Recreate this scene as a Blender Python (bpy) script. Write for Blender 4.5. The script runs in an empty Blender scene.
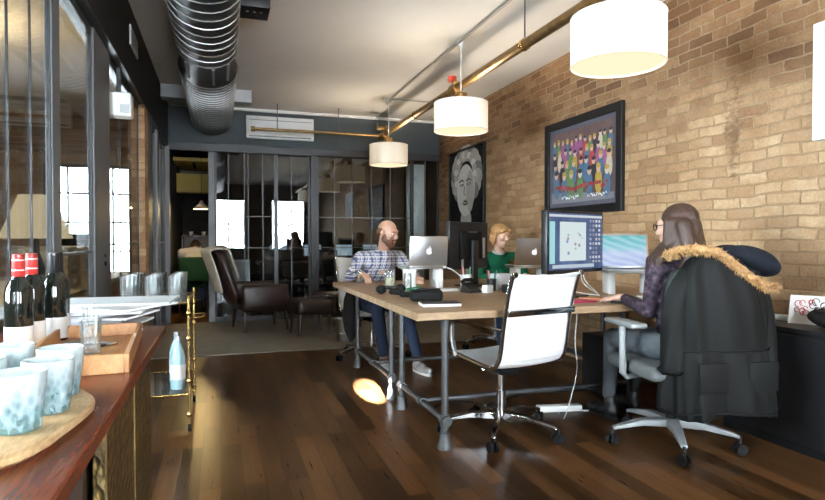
import bpy, bmesh, math, random
from mathutils import Vector, Matrix, Euler
random.seed(7)
PI = math.pi
R = math.radians
SC = bpy.context.scene
COL = SC.collection
V = Vector

# ---------------------------------------------------------------- helpers
def frame_from(d):
    d = V(d).normalized()
    a = V((0, 0, 1)) if abs(d.z) < .95 else V((1, 0, 0))
    x = a.cross(d).normalized()
    return x, d.cross(x).normalized(), d

class MB:
    """collects shapes in one bmesh"""
    def __init__(s): s.bm = bmesh.new()
    def box(s, c, d, rz=0, bev=0, rot=None, seg=2):
        r = bmesh.ops.create_cube(s.bm, size=1)
        vs = r['verts']
        M = Matrix.Translation(c) @ (rot.to_matrix().to_4x4() if rot else Matrix.Rotation(rz, 4, 'Z')) @ Matrix.Diagonal((*d, 1))
        bmesh.ops.transform(s.bm, matrix=M, verts=vs)
        if bev:
            es = list({e for v in vs for e in v.link_edges})
            bmesh.ops.bevel(s.bm, geom=es, offset=min(bev, min(d) * .49), segments=seg, affect='EDGES', profile=.5)
        return s
    def span(s, a, b, bev=0):
        c = [(a[i] + b[i]) / 2 for i in range(3)]; d = [abs(b[i] - a[i]) for i in range(3)]
        return s.box(c, d, bev=bev)
    def ring(s, c, x, y, rx, ry, n):
        return [s.bm.verts.new(V(c) + x * (math.cos(2 * PI * i / n) * rx) + y * (math.sin(2 * PI * i / n) * ry)) for i in range(n)]
    def bridge(s, a, b):
        n = len(a)
        for i in range(n):
            s.bm.faces.new((a[i], a[(i + 1) % n], b[(i + 1) % n], b[i]))
    def cyl(s, p0, p1, r0, r1=None, n=16, cap=True):
        r1 = r0 if r1 is None else r1
        x, y, d = frame_from(V(p1) - V(p0))
        a = s.ring(p0, x, y, r0, r0, n); b = s.ring(p1, x, y, r1, r1, n)
        s.bridge(a, b)
        if cap: s.bm.faces.new(list(reversed(a))); s.bm.faces.new(b)
        return s
    def tube(s, pts, r, n=8, cap=True, flat=1.0):
        pts = [V(p) for p in pts]
        rr = r if isinstance(r, (list, tuple)) else [r] * len(pts)
        prev = None; px = None
        for i, p in enumerate(pts):
            d = (pts[min(i + 1, len(pts) - 1)] - pts[max(i - 1, 0)]).normalized()
            if px is None: x, y, d = frame_from(d)
            else:
                x = (px - d * px.dot(d)).normalized(); y = d.cross(x)
            px = x
            c = s.ring(p, x, y, rr[i], rr[i] * flat, n)
            if prev: s.bridge(prev, c)
            elif cap: s.bm.faces.new(list(reversed(c)))
            prev = c
        if cap: s.bm.faces.new(prev)
        return s
    def lathe(s, prof, c=(0, 0, 0), n=24, axis=None, closed=False):
        x, y, d = (V((1, 0, 0)), V((0, 1, 0)), V((0, 0, 1))) if axis is None else frame_from(axis)
        c = V(c); prev = None; first = None
        for r, z in prof:
            if r < 1e-5:
                cur = [s.bm.verts.new(c + d * z)]
            else: cur = s.ring(c + d * z, x, y, r, r, n)
            if prev:
                if len(prev) == 1 and len(cur) > 1:
                    for i in range(n): s.bm.faces.new((prev[0], cur[(i + 1) % n], cur[i]))
                elif len(cur) == 1 and len(prev) > 1:
                    for i in range(n): s.bm.faces.new((prev[i], prev[(i + 1) % n], cur[0]))
                elif len(cur) > 1: s.bridge(prev, cur)
            else: first = cur
            prev = cur
        if closed: s.bridge(prev, first)
        return s
    def ell(s, c, r, rot=None, u=14, v=10):
        q = bmesh.ops.create_uvsphere(s.bm, u_segments=u, v_segments=v, radius=1)
        r = (r, r, r) if not isinstance(r, (list, tuple)) else r
        M = Matrix.Translation(c) @ (rot.to_matrix().to_4x4() if rot else Matrix()) @ Matrix.Diagonal((*r, 1))
        bmesh.ops.transform(s.bm, matrix=M, verts=q['verts'])
        return s
    def cap(s, p0, p1, r0, r1=None, n=12):
        r1 = r0 if r1 is None else r1
        s.ell(p0, r0, u=n, v=8); s.ell(p1, r1, u=n, v=8)
        if (V(p1) - V(p0)).length > 1e-4: s.cyl(p0, p1, r0, r1, n)
        return s
    def chain(s, pts, rs, n=12):
        for i in range(len(pts) - 1): s.cap(pts[i], pts[i + 1], rs[i], rs[i + 1], n)
        return s
    def poly(s, pts, t, M=None):
        """flat polygon (xy) extruded by t along z, then M"""
        M = M or Matrix()
        a = [s.bm.verts.new(M @ V((p[0], p[1], 0))) for p in pts]
        b = [s.bm.verts.new(M @ V((p[0], p[1], t))) for p in pts]
        s.bm.faces.new(list(reversed(a))); s.bm.faces.new(b); s.bridge(a, b)
        return s
    def loft(s, rings, cap=True):
        prev = None
        for rg in rings:
            cur = [s.bm.verts.new(V(p)) for p in rg]
            if prev: s.bridge(prev, cur)
            elif cap: s.bm.faces.new(list(reversed(cur)))
            prev = cur
        if cap: s.bm.faces.new(prev)
        return s
    def grid(s, rows):
        g = [[s.bm.verts.new(V(p)) for p in r] for r in rows]
        for i in range(len(g) - 1):
            for j in range(len(g[0]) - 1):
                s.bm.faces.new((g[i][j], g[i][j + 1], g[i + 1][j + 1], g[i + 1][j]))
        return s
    def xf(s, M):
        bmesh.ops.transform(s.bm, matrix=M, verts=s.bm.verts[:]); return s
    def build(s, name, m, parent=None, smooth=True, ang=35, loc=None):
        bmesh.ops.recalc_face_normals(s.bm, faces=s.bm.faces[:])
        me = bpy.data.meshes.new(name); s.bm.to_mesh(me); s.bm.free()
        if smooth:
            for p in me.polygons: p.use_smooth = True
            try: me.set_sharp_from_angle(angle=R(ang))
            except Exception: pass
        me.materials.append(m)
        o = bpy.data.objects.new(name, me); COL.objects.link(o)
        if parent: o.parent = parent
        if loc: o.location = loc
        return o

def modded(o, mods):
    """bake modifiers into the mesh"""
    for t, kw in mods:
        md = o.modifiers.new(t, t)
        for k, v in kw.items(): setattr(md, k, v)
    dg = bpy.context.evaluated_depsgraph_get(); dg.update()
    me = bpy.data.meshes.new_from_object(o.evaluated_get(dg))
    o.modifiers.clear(); o.data = me
    for p in me.polygons: p.use_smooth = True
    return o
def organic(mb, name, m, parent, voxel=.008, it=6, fac=.5):
    o = mb.build(name, m, parent, smooth=False)
    return modded(o, [('REMESH', dict(mode='VOXEL', voxel_size=voxel, adaptivity=0)), ('SMOOTH', dict(factor=fac, iterations=it))])

def tag(o, label=None, cat=None, group=None, kind=None):
    if label: o['label'] = label
    if cat: o['category'] = cat
    if group: o['group'] = group
    if kind: o['kind'] = kind
    return o
def thing(name, label, cat, loc=(0, 0, 0), rz=0, group=None):
    o = bpy.data.objects.new(name, None); COL.objects.link(o)
    o.empty_display_size = .1; o.location = loc; o.rotation_euler = (0, 0, rz)
    return tag(o, label, cat, group)
def copy_tree(o, parent=None):
    c = o.copy(); COL.objects.link(c)
    if parent: c.parent = parent
    for ch in [x for x in bpy.data.objects if x.parent == o]: copy_tree(ch, c)
    return c
def dup(root, loc, rz, label, group=None):
    c = copy_tree(root); c.location = loc; c.rotation_euler = (0, 0, rz); c['label'] = label
    if group: c['group'] = group
    return c
def struct(name, o):
    o.name = name; o['kind'] = 'structure'; return o

# ---------------------------------------------------------------- materials
class NT:
    def __init__(s, name):
        s.m = bpy.data.materials.new(name); s.m.use_nodes = True
        s.t = s.m.node_tree; s.t.nodes.clear()
        s.out = s.n('ShaderNodeOutputMaterial')
    def n(s, typ, **kw):
        x = s.t.nodes.new(typ)
        for k, v in kw.items():
            if k.startswith('i_'): x.inputs[k[2:].replace('_', ' ')].default_value = v
            else: setattr(x, k, v)
        return x
    def l(s, a, b): s.t.links.new(a, b)
    def math(s, op, a, b=None, c=None, clamp=False):
        x = s.n('ShaderNodeMath', operation=op); x.use_clamp = clamp
        for i, q in enumerate((a, b, c)):
            if q is None: continue
            if isinstance(q, (int, float)): x.inputs[i].default_value = q
            else: s.l(q, x.inputs[i])
        return x.outputs[0]
    def mix(s, f, a, b, blend='MIX'):
        x = s.n('ShaderNodeMix', data_type='RGBA', blend_type=blend)
        for q, k in ((f, 0), (a, 6), (b, 7)):
            if isinstance(q, (int, float)): x.inputs[k].default_value = q
            elif isinstance(q, tuple): x.inputs[k].default_value = (*q, 1) if len(q) == 3 else q
            else: s.l(q, x.inputs[k])
        return x.outputs[2]
    def ramp(s, f, stops):
        x = s.n('ShaderNodeValToRGB'); e = x.color_ramp.elements
        while len(e) < len(stops): e.new(.5)
        for i, (p, c) in enumerate(stops):
            e[i].position = p; e[i].color = (*c, 1) if isinstance(c, tuple) else (c, c, c, 1)
        s.l(f, x.inputs[0]); return x.outputs[0]
    def coords(s, scale=(1, 1, 1), rot=(0, 0, 0)):
        tc = s.n('ShaderNodeTexCoord'); mp = s.n('ShaderNodeMapping')
        mp.inputs['Scale'].default_value = scale; mp.inputs['Rotation'].default_value = rot
        s.l(tc.outputs['Object'], mp.inputs['Vector']); return mp.outputs[0]
    def noise(s, vec, scale, detail=4, rough=.55):
        x = s.n('ShaderNodeTexNoise'); x.inputs['Scale'].default_value = scale
        x.inputs['Detail'].default_value = detail; x.inputs['Roughness'].default_value = rough
        s.l(vec, x.inputs['Vector']); return x.outputs['Fac']
    def pbr(s, color, rough=.5, metal=0, spec=.5, bump=None, bstr=.3, bdist=.01, **kw):
        p = s.n('ShaderNodeBsdfPrincipled')
        if isinstance(color, tuple): p.inputs['Base Color'].default_value = (*color, 1)
        else: s.l(color, p.inputs['Base Color'])
        if isinstance(rough, (int, float)): p.inputs['Roughness'].default_value = rough
        else: s.l(rough, p.inputs['Roughness'])
        p.inputs['Metallic'].default_value = metal
        p.inputs['Specular IOR Level'].default_value = spec
        for k, v in kw.items(): p.inputs[k.replace('_', ' ')].default_value = v
        if bump is not None:
            b = s.n('ShaderNodeBump'); b.inputs['Strength'].default_value = bstr; b.inputs['Distance'].default_value = bdist
            s.l(bump, b.inputs['Height']); s.l(b.outputs[0], p.inputs['Normal'])
        s.l(p.outputs[0], s.out.inputs[0]); s.p = p
        return s.m

def plain(name, c, rough=.5, metal=0, var=.12, sc=12, bstr=.0, spec=.5, scale=(1, 1, 1), **kw):
    t = NT(name); v = t.coords(scale); nz = t.noise(v, sc)
    col = t.mix(nz, tuple(x * (1 - var) for x in c), tuple(min(1, x * (1 + var)) for x in c))
    return t.pbr(col, rough, metal, spec, bump=nz if bstr else None, bstr=bstr, **kw)
def emis(name, c, s):
    t = NT(name); e = t.n('ShaderNodeEmission'); e.inputs[0].default_value = (*c, 1); e.inputs[1].default_value = s
    t.l(e.outputs[0], t.out.inputs[0]); return t.m
def glass(name, tint=(.92, .95, .95), boost=1.0):
    t = NT(name); tr = t.n('ShaderNodeBsdfTransparent'); tr.inputs[0].default_value = (*tint, 1)
    g = t.n('ShaderNodeBsdfGlossy'); g.inputs['Roughness'].default_value = .0
    fr = t.n('ShaderNodeFresnel'); fr.inputs[0].default_value = 1.5
    f = t.math('MULTIPLY', fr.outputs[0], boost, clamp=True)
    mx = t.n('ShaderNodeMixShader'); t.l(f, mx.inputs[0]); t.l(tr.outputs[0], mx.inputs[1]); t.l(g.outputs[0], mx.inputs[2])
    t.l(mx.outputs[0], t.out.inputs[0]); return t.m
def clear_glass(name, k=.10):
    t = NT(name); tr = t.n('ShaderNodeBsdfTransparent'); tr.inputs[0].default_value = (.97, .98, .98, 1)
    df = t.n('ShaderNodeBsdfTranslucent'); df.inputs[0].default_value = (.9, .93, .93, 1); d2 = t.n('ShaderNodeBsdfDiffuse'); d2.inputs[0].default_value = (.9, .93, .93, 1)
    md = t.n('ShaderNodeMixShader'); t.l(df.outputs[0], md.inputs[1]); t.l(d2.outputs[0], md.inputs[2])
    m0 = t.n('ShaderNodeMixShader'); nz = t.noise(t.coords((1, 1, .5)), 55, 2); t.l(t.ramp(nz, [(.42, k * .4), (.62, k * 2.2)]), m0.inputs[0]); t.l(tr.outputs[0], m0.inputs[1]); t.l(md.outputs[0], m0.inputs[2])  # patchy white mixed into the glass paints its sparkle
    g = t.n('ShaderNodeBsdfGlossy'); g.inputs['Roughness'].default_value = .04
    fr = t.n('ShaderNodeFresnel'); fr.inputs[0].default_value = 1.45
    mx = t.n('ShaderNodeMixShader'); t.l(t.math('MULTIPLY', fr.outputs[0], .8), mx.inputs[0]); t.l(m0.outputs[0], mx.inputs[1]); t.l(g.outputs[0], mx.inputs[2])
    t.l(mx.outputs[0], t.out.inputs[0]); return t.m
def wood(name, c0, c1, rough=.45, scale=(1, 12, 12), sc=3, bstr=.08, **kw):
    t = NT(name); v = t.coords(scale); n1 = t.noise(v, sc, 6, .6)
    v2 = t.coords(tuple(x * 4 for x in scale)); n2 = t.noise(v2, sc * 2, 3)
    f = t.math('ADD', t.math('MULTIPLY', n1, .7), t.math('MULTIPLY', n2, .3))
    col = t.ramp(f, [(.32, c0), (.66, c1)])
    return t.pbr(col, rough, bump=n2, bstr=bstr, **kw)

def make_floor():
    t = NT('dark_floorboards'); tc = t.n('ShaderNodeTexCoord'); sp = t.n('ShaderNodeSeparateXYZ'); t.l(tc.outputs['Object'], sp.inputs[0])
    cb = t.n('ShaderNodeCombineXYZ'); t.l(sp.outputs[1], cb.inputs[0]); t.l(sp.outputs[0], cb.inputs[1])
    def bricks(c1, c2, off):
        b = t.n('ShaderNodeTexBrick', offset=.37, offset_frequency=2, squash=1.0)
        b.inputs['Scale'].default_value = 1; b.inputs['Brick Width'].default_value = .92; b.inputs['Row Height'].default_value = .098
        b.inputs['Mortar Size'].default_value = .0018; b.inputs['Mortar Smooth'].default_value = .2; b.inputs['Bias'].default_value = off
        b.inputs['Color1'].default_value = (*c1, 1); b.inputs['Color2'].default_value = (*c2, 1); b.inputs['Mortar'].default_value = (.010, .005, .002, 1)
        t.l(cb.outputs[0], b.inputs['Vector']); return b
    b = bricks((.036, .0150, .0055), (.205, .092, .031), -.12)
    g = t.noise(t.coords((26, 1.1, 1)), 3, 6, .65)
    w = t.noise(t.coords((2.2, .6, 1)), 1.6, 3)
    col = t.mix(.8, b.outputs['Color'], t.ramp(g, [(.28, .30), (.72, 1.0)]), 'MULTIPLY')
    col = t.mix(t.ramp(w, [(.4, 0.0), (.8, .25)]), col, (.17, .078, .028))
    rough = t.math('ADD', t.math('MULTIPLY', g, .10), .24)
    h = t.math('SUBTRACT', t.math('MULTIPLY', g, .12), b.outputs['Fac'])
    return t.pbr(col, rough, bump=h, bstr=.2, bdist=.0015, spec=.32)

def make_brick():
    t = NT('old_brick'); tc = t.n('ShaderNodeTexCoord'); sp = t.n('ShaderNodeSeparateXYZ'); t.l(tc.outputs['Object'], sp.inputs[0])
    cb = t.n('ShaderNodeCombineXYZ')
    wob = t.noise(tc.outputs['Object'], 2.5, 2); wob2 = t.noise(tc.outputs['Object'], 9, 2)
    y = t.math('ADD', sp.outputs[1], t.math('ADD', t.math('MULTIPLY', wob2, .035), t.math('MULTIPLY', wob, .10)))
    z = t.math('ADD', sp.outputs[2], t.math('ADD', t.math('MULTIPLY', wob, .035), t.math('MULTIPLY', wob2, .016)))
    t.l(y, cb.inputs[0]); t.l(z, cb.inputs[1])
    b = t.n('ShaderNodeTexBrick', offset=.5, offset_frequency=2)
    b.inputs['Scale'].default_value = 1; b.inputs['Brick Width'].default_value = .215; b.inputs['Row Height'].default_value = .072
    b.inputs['Mortar Size'].default_value = .0075; b.inputs['Mortar Smooth'].default_value = .55; b.inputs['Bias'].default_value = 0
    b.inputs['Color1'].default_value = (.13, .13, .13, 1); b.inputs['Color2'].default_value = (.95, .95, .95, 1)
    b.inputs['Mortar'].default_value = (.5, .5, .5, 1)
    t.l(cb.outputs[0], b.inputs['Vector'])
    tone = b.outputs['Color']; mort = b.outputs['Fac']
    red = t.ramp(tone, [(.1, (.15, .078, .040)), (.5, (.30, .165, .082)), (.95, (.42, .25, .13))])
    tan = t.ramp(tone, [(.1, (.36, .205, .105)), (.5, (.48, .30, .162)), (.95, (.62, .43, .25))])
    big = t.noise(tc.outputs['Object'], .9, 4, .6); mid = t.noise(tc.outputs['Object'], 4, 5, .65); fine = t.noise(tc.outputs['Object'], 60, 4, .7)
    # height: worn bare bricks near the ceiling, limewashed below; paler towards the front of the room
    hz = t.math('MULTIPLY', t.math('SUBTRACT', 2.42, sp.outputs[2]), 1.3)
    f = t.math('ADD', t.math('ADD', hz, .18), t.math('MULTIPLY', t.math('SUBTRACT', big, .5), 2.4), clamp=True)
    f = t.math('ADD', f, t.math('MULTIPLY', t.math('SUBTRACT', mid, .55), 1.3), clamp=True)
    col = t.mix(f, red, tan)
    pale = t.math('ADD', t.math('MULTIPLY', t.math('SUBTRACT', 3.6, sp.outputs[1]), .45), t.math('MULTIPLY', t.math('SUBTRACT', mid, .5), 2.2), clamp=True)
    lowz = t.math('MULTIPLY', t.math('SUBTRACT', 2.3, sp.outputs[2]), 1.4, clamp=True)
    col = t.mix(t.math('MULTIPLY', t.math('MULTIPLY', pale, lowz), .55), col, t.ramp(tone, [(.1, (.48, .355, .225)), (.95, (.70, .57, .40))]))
    mcol = t.mix(f, (.56, .43, .28), (.36, .245, .14))
    col = t.mix(t.math('MULTIPLY', mort, t.math('ADD', .28, t.math('MULTIPLY', mid, .75)), clamp=True), col, mcol)
    col = t.mix(.45, col, t.ramp(fine, [(.3, .35), (.7, 1.0)]), 'MULTIPLY')
    stain = t.noise(t.coords((1, 3.2, 1.2)), 2.6, 5, .7)
    col = t.mix(t.ramp(stain, [(.66, 0.0), (.72, .8)]), col, (.10, .062, .035))
    blot = t.noise(t.coords((1, 5, 9)), 2.2, 4, .65)
    col = t.mix(t.ramp(blot, [(.40, .42), (.60, 0.0)]), col, t.mix(f, (.22, .11, .055), (.36, .215, .11)))
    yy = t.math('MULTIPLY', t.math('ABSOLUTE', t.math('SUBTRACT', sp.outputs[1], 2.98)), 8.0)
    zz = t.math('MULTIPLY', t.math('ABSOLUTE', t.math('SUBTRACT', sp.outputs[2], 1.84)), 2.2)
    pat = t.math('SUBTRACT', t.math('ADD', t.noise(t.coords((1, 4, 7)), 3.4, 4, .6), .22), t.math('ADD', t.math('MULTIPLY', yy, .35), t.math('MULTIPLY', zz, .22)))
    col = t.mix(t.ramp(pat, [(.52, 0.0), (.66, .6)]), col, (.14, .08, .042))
    h = t.math('ADD', t.math('MULTIPLY', mort, -1.0), t.math('ADD', t.math('MULTIPLY', fine, .35), t.math('MULTIPLY', mid, .5)))
    return t.pbr(col, .85, bump=h, bstr=.7, bdist=.012, spec=.25)

def make_brass_panel():
    t = NT('hammered_brass'); v = t.coords((3, 1.0, 1.6)); vo = t.n('ShaderNodeTexVoronoi'); vo.inputs['Scale'].default_value = 26
    t.l(v, vo.inputs['Vector']); n2 = t.noise(t.coords(), 7, 4)
    col = t.ramp(vo.outputs['Distance'], [(.1, (.42, .27, .08)), (.55, (.10, .066, .025))])
    col = t.mix(t.ramp(n2, [(.35, 0.0), (.7, .7)]), col, (.025, .016, .008))
    return t.pbr(col, .38, .55, bump=vo.outputs['Distance'], bstr=.5, bdist=.01)
def make_plaid():
    t = NT('plaid_cotton'); tc = t.n('ShaderNodeTexCoord')
    sp = t.n('ShaderNodeSeparateXYZ'); t.l(tc.outputs['Object'], sp.inputs[0])
    def band(o, k, ph, th):
        return t.math('GREATER_THAN', t.math('SINE', t.math('ADD', t.math('MULTIPLY', o, k * 1.45), ph)), th)
    u = t.math('ADD', sp.outputs[0], t.math('MULTIPLY', sp.outputs[1], .35))
    a = band(u, 150, 0, .1); b = band(sp.outputs[2], 150, .7, .1); c = band(u, 75, 1, .93); d = band(sp.outputs[2], 75, 1.9, .93)
    col = t.mix(a, (.62, .62, .68), (.16, .18, .32)); col = t.mix(t.math('MULTIPLY', b, .6), col, (.06, .075, .2))
    col = t.mix(c, col, (.8, .78, .78)); col = t.mix(d, col, (.8, .78, .78))
    return t.pbr(col, .9, spec=.1)
def make_lace():
    t = NT('dark_lace'); v = t.coords(); vo = t.n('ShaderNodeTexVoronoi'); vo.inputs['Scale'].default_value = 38; t.l(v, vo.inputs['Vector'])
    n = t.noise(v, 14, 4)
    col = t.ramp(t.math('MULTIPLY', vo.outputs['Distance'], n), [(.10, (.012, .008, .015)), (.34, (.050, .032, .050)), (.5, (.13, .085, .105))])
    return t.pbr(col, .7, spec=.3)
def make_hair(name, c0, c1, scale=(9, 9, 1)):
    t = NT(name); n = t.noise(t.coords(scale), 14, 5, .7)
    return t.pbr(t.ramp(n, [(.3, c0), (.7, c1)]), .42, bump=n, bstr=.55, bdist=.008, spec=.5)
def make_fabric(name, c, var=.25, sc=240, rough=.92, bstr=.25, big=.2):
    t = NT(name); v = t.coords(); n = t.noise(v, sc, 2); b = t.noise(v, 5, 4)
    col = t.mix(n, tuple(x * (1 - var) for x in c), tuple(min(1, x * (1 + var)) for x in c))
    col = t.mix(big, col, t.ramp(b, [(.3, .5), (.7, 1.0)]), 'MULTIPLY')
    return t.pbr(col, rough, bump=n, bstr=bstr, bdist=.002, spec=.15)
def make_screen(kind):
    """screen pictures in local plane coords: x right, z up, origin at screen centre"""
    t = NT('screen_' + kind); tc = t.n('ShaderNodeTexCoord'); sp = t.n('ShaderNodeSeparateXYZ'); t.l(tc.outputs['Object'], sp.inputs[0])
    x, z = sp.outputs[0], sp.outputs[2]
    def rect(x0, x1, z0, z1):
        a = t.math('MULTIPLY', t.math('GREATER_THAN', x, x0), t.math('LESS_THAN', x, x1))
        b = t.math('MULTIPLY', t.math('GREATER_THAN', z, z0), t.math('LESS_THAN', z, z1))
        return t.math('MULTIPLY', a, b)
    if kind == 'sea':
        w = t.n('ShaderNodeTexWave', wave_type='BANDS', bands_direction='DIAGONAL'); w.inputs['Scale'].default_value = 3; w.inputs['Distortion'].default_value = 5
        w.inputs['Detail'].default_value = 2; t.l(t.coords((1.5, 1, 4)), w.inputs['Vector'])
        g = t.ramp(t.math('ADD', t.math('MULTIPLY', z, 4.2), .5), [(.0, (.30, .36, .68)), (.42, (.44, .54, .80)), (.58, (.22, .55, .66)), (1, (.06, .48, .50))])
        col = t.mix(t.math('MULTIPLY', w.outputs['Fac'], .28), g, (.75, .88, .92))
        st = .95
    else:
        n = t.noise(t.coords((1, 1, 1)), 6, 3)
        col = t.ramp(n, [(.3, (.05, .08, .20)), (.7, (.16, .24, .45))])
        col = t.mix(rect(-.29, -.235, -.14, .125), col, (.45, .85, .86))
        col = t.mix(rect(-.185, .105, -.125, .125), col, (.80, .93, .95))
        vo = t.n('ShaderNodeTexVoronoi'); vo.inputs['Scale'].default_value = 17; t.l(t.coords((1, 1, 1.25)), vo.inputs['Vector'])
        blob = t.math('MULTIPLY', t.math('LESS_THAN', vo.outputs['Distance'], .24), rect(-.13, .07, -.09, .10))
        col = t.mix(t.math('MULTIPLY', blob, .75), col, t.mix(.55, vo.outputs['Color'], (.25, .3, .35)))
        ck = t.n('ShaderNodeTexBrick', offset=0.0); ck.inputs['Scale'].default_value = 1; ck.inputs['Brick Width'].default_value = .035; ck.inputs['Row Height'].default_value = .03
        ck.inputs['Mortar Size'].default_value = .007; ck.inputs['Color1'].default_value = (.1, .12, .18, 1); ck.inputs['Color2'].default_value = (.85, .88, .9, 1); ck.inputs['Mortar'].default_value = (.10, .15, .32, 1)
        cb = t.n('ShaderNodeCombineXYZ'); t.l(x, cb.inputs[0]); t.l(z, cb.inputs[1]); t.l(cb.outputs[0], ck.inputs['Vector'])
        col = t.mix(rect(.14, .29, -.14, .15), col, ck.outputs['Color'])
        col = t.mix(rect(-.295, .295, .155, .17), col, (.75, .8, .85)); col = t.mix(rect(-.26, .2, -.17, -.148), col, (.6, .7, .8))
        st = .85
    e = t.n('ShaderNodeEmission'); t.l(col, e.inputs[0]); e.inputs[1].default_value = st
    g = t.n('ShaderNodeBsdfGlossy'); g.inputs['Roughness'].default_value = .25
    mx = t.n('ShaderNodeMixShader'); mx.inputs[0].default_value = .03; t.l(e.outputs[0], mx.inputs[1]); t.l(g.outputs[0], mx.inputs[2]); t.l(mx.outputs[0], t.out.inputs[0])
    return t.m

M = dict(
    floor=make_floor(), brick=make_brick(), brass_panel=make_brass_panel(), plaid=make_plaid(), lace=make_lace(),
    ceiling=plain('ceiling_paint', (.83, .80, .75), .9, var=.05, sc=3, bstr=.05),
    steel=plain('dark_steel_paint', (.016, .0165, .018), .42, var=.2),
    steel2=plain('grey_steel_paint', (.115, .112, .116), .5, var=.12),
    steel3=plain('pale_steel_paint', (.13, .138, .145), .45, var=.12),
    soffit=plain('slate_paint', (.060, .074, .082), .75, var=.12, sc=4),
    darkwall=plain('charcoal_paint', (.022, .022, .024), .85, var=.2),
    rearwall=plain('warm_grey_paint', (.30, .27, .24), .85, var=.1, sc=4),
    yellow=plain('yellow_paint', (.62, .42, .08), .6, var=.2, sc=5),
    glass=glass('partition_glass', boost=2.3), glass_side=glass('side_glass', boost=.55), clear=clear_glass('clear_glass'), wglass=glass('window_glass', (.97, .98, .98)),
    rug=make_fabric('rug_weave', (.25, .225, .185), .25, 160, big=.35),
    white=plain('white_paint', (.80, .80, .79), .5, var=.03), whitep=plain('white_plastic', (.78, .78, .77), .35, var=.03),
    offwhite=plain('cool_white', (.5, .52, .54), .55, var=.05),
    black=plain('black_plastic', (.011, .011, .012), .38, var=.2, spec=.35), blackm=plain('matt_black', (.0065, .0065, .007), .75, var=.25, spec=.2),
    chrome=plain('chrome', (.72, .73, .74), .12, 1, var=.04), alu=plain('aluminium', (.66, .67, .69), .33, 1, var=.03),
    pipe=plain('galvanised_pipe', (.115, .12, .125), .42, .75, var=.25, sc=25), castiron=plain('cast_fitting', (.10, .103, .106), .5, .7, var=.25, sc=40),
    brass=plain('brass', (.62, .42, .16), .26, 1, var=.15), oldbrass=plain('old_brass', (.25, .155, .06), .40, .9, var=.6, sc=14),
    red=plain('red_paint', (.55, .05, .03), .4), redlabel=plain('red_capsule', (.50, .03, .025), .35),
    tabletop=wood('reclaimed_tabletop', (.20, .115, .058), (.46, .31, .18), .42, (1, 14, 6), 2.2),
    counter=wood('mahogany_counter', (.085, .017, .008), (.25, .062, .026), .22, (9, .7, 4), 3, .05),
    darkwood=wood('dark_wood', (.018, .010, .006), (.045, .025, .015), .4, (10, 1, 1), 3),
    traywood=wood('acacia', (.33, .14, .05), (.62, .33, .13), .4, (10, 1.2, 6), 3),
    slab=wood('live_edge_olive', (.35, .19, .08), (.70, .48, .25), .5, (7, 1.5, 4), 4),
    paper=plain('paper', (.80, .80, .82), .8, var=.05, sc=5), paper2=plain('cream_paper', (.64, .60, .50), .8, var=.05),
    bottle=plain('dark_bottle_glass', (.006, .008, .006), .06, spec=.7), winelabel=plain('wine_label', (.68, .67, .64), .7, var=.05),
    tumbler=None, teal=plain('teal_glaze', (.02, .16, .18), .25, var=.4, sc=30),
    leather=plain('brown_leather', (.026, .0125, .0095), .38, var=.35, sc=9, bstr=.15), throw=make_fabric('cream_knit', (.58, .55, .48), .25, 120, bstr=.6),
    mesh=make_fabric('white_mesh', (.80, .80, .79), .05, 300, .6, .1, .04), darkfab=make_fabric('dark_grey_green_mesh', (.030, .036, .034), .25, 200), greyfab=make_fabric('grey_seat_fabric', (.15, .16, .165), .25, 200), greymetal=plain('silver_plastic', (.40, .42, .43), .38, .5, var=.06),
    coat=make_fabric('black_coat_cotton', (.0105, .011, .011), .35, 260, .62, .35, .45), hoodlining=make_fabric('navy_lining', (.012, .015, .022), .25, 200),
    fur=make_hair('tan_fur', (.22, .10, .03), (.62, .38, .17), (3, 3, 3)),
    skin=plain('skin', (.55, .32, .23), .5, var=.08, sc=18, Subsurface_Weight=.06), skin2=plain('fair_skin', (.66, .40, .30), .5, var=.07, sc=18, Subsurface_Weight=.06),
    lip=plain('lips', (.42, .16, .13), .45), eye=plain('eye_white', (.75, .73, .7), .2, var=.03), iris=plain('iris', (.03, .022, .018), .15),
    hair_brown=make_hair('brown_hair', (.016, .008, .006), (.085, .042, .028)), hair_blonde=make_hair('strawberry_blonde_hair', (.30, .13, .045), (.68, .40, .17)),
    hair_dark=make_hair('dark_hair', (.010, .007, .005), (.04, .025, .018)), beard=make_hair('reddish_beard', (.06, .022, .012), (.20, .08, .04), (6, 6, 3)),
    denim=make_fabric('blue_denim', (.030, .045, .085), .3, 300), legging=make_fabric('grey_coated_jeans', (.12, .135, .15), .25, 260, .5), green=make_fabric('green_jacket', (.012, .12, .062), .2, 200),
    greysneak=make_fabric('grey_sneaker_mesh', (.38, .39, .40), .2, 200), sole=plain('white_rubber', (.72, .72, .70), .6), boot=plain('black_leather', (.015, .015, .016), .35),
    shirtgrey=make_fabric('pale_grey_shirt', (.50, .50, .49), .1, 200), chairgreen=make_fabric('green_upholstery', (.012, .05, .028), .2, 200),
    screen=make_screen('desktop'), sea=make_screen('sea'),
    reflection_glow=emis('pale_blue_reflection', (.55, .72, .85), .45),
    logo=emis('lit_logo', (.9, .95, 1), 1.2),
    shade=None, bulbdisc=None, wire=plain('galvanised_wire', (.42, .42, .40), .4, .8, var=.1), ductskin=plain('black_duct_skin', (.020, .021, .024), .4, var=.3, sc=6),
    cable=plain('white_cable', (.6, .6, .58), .5), jar=plain('ceramic', (.52, .52, .48), .4), pink=plain('raspberry_cover', (.38, .02, .07), .45), greenp=plain('green_plastic', (.03, .28, .15), .4),
    orange=plain('terracotta_paper', (.55, .22, .11), .7), file=plain('cream_file', (.50, .42, .26), .8),
)
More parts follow.
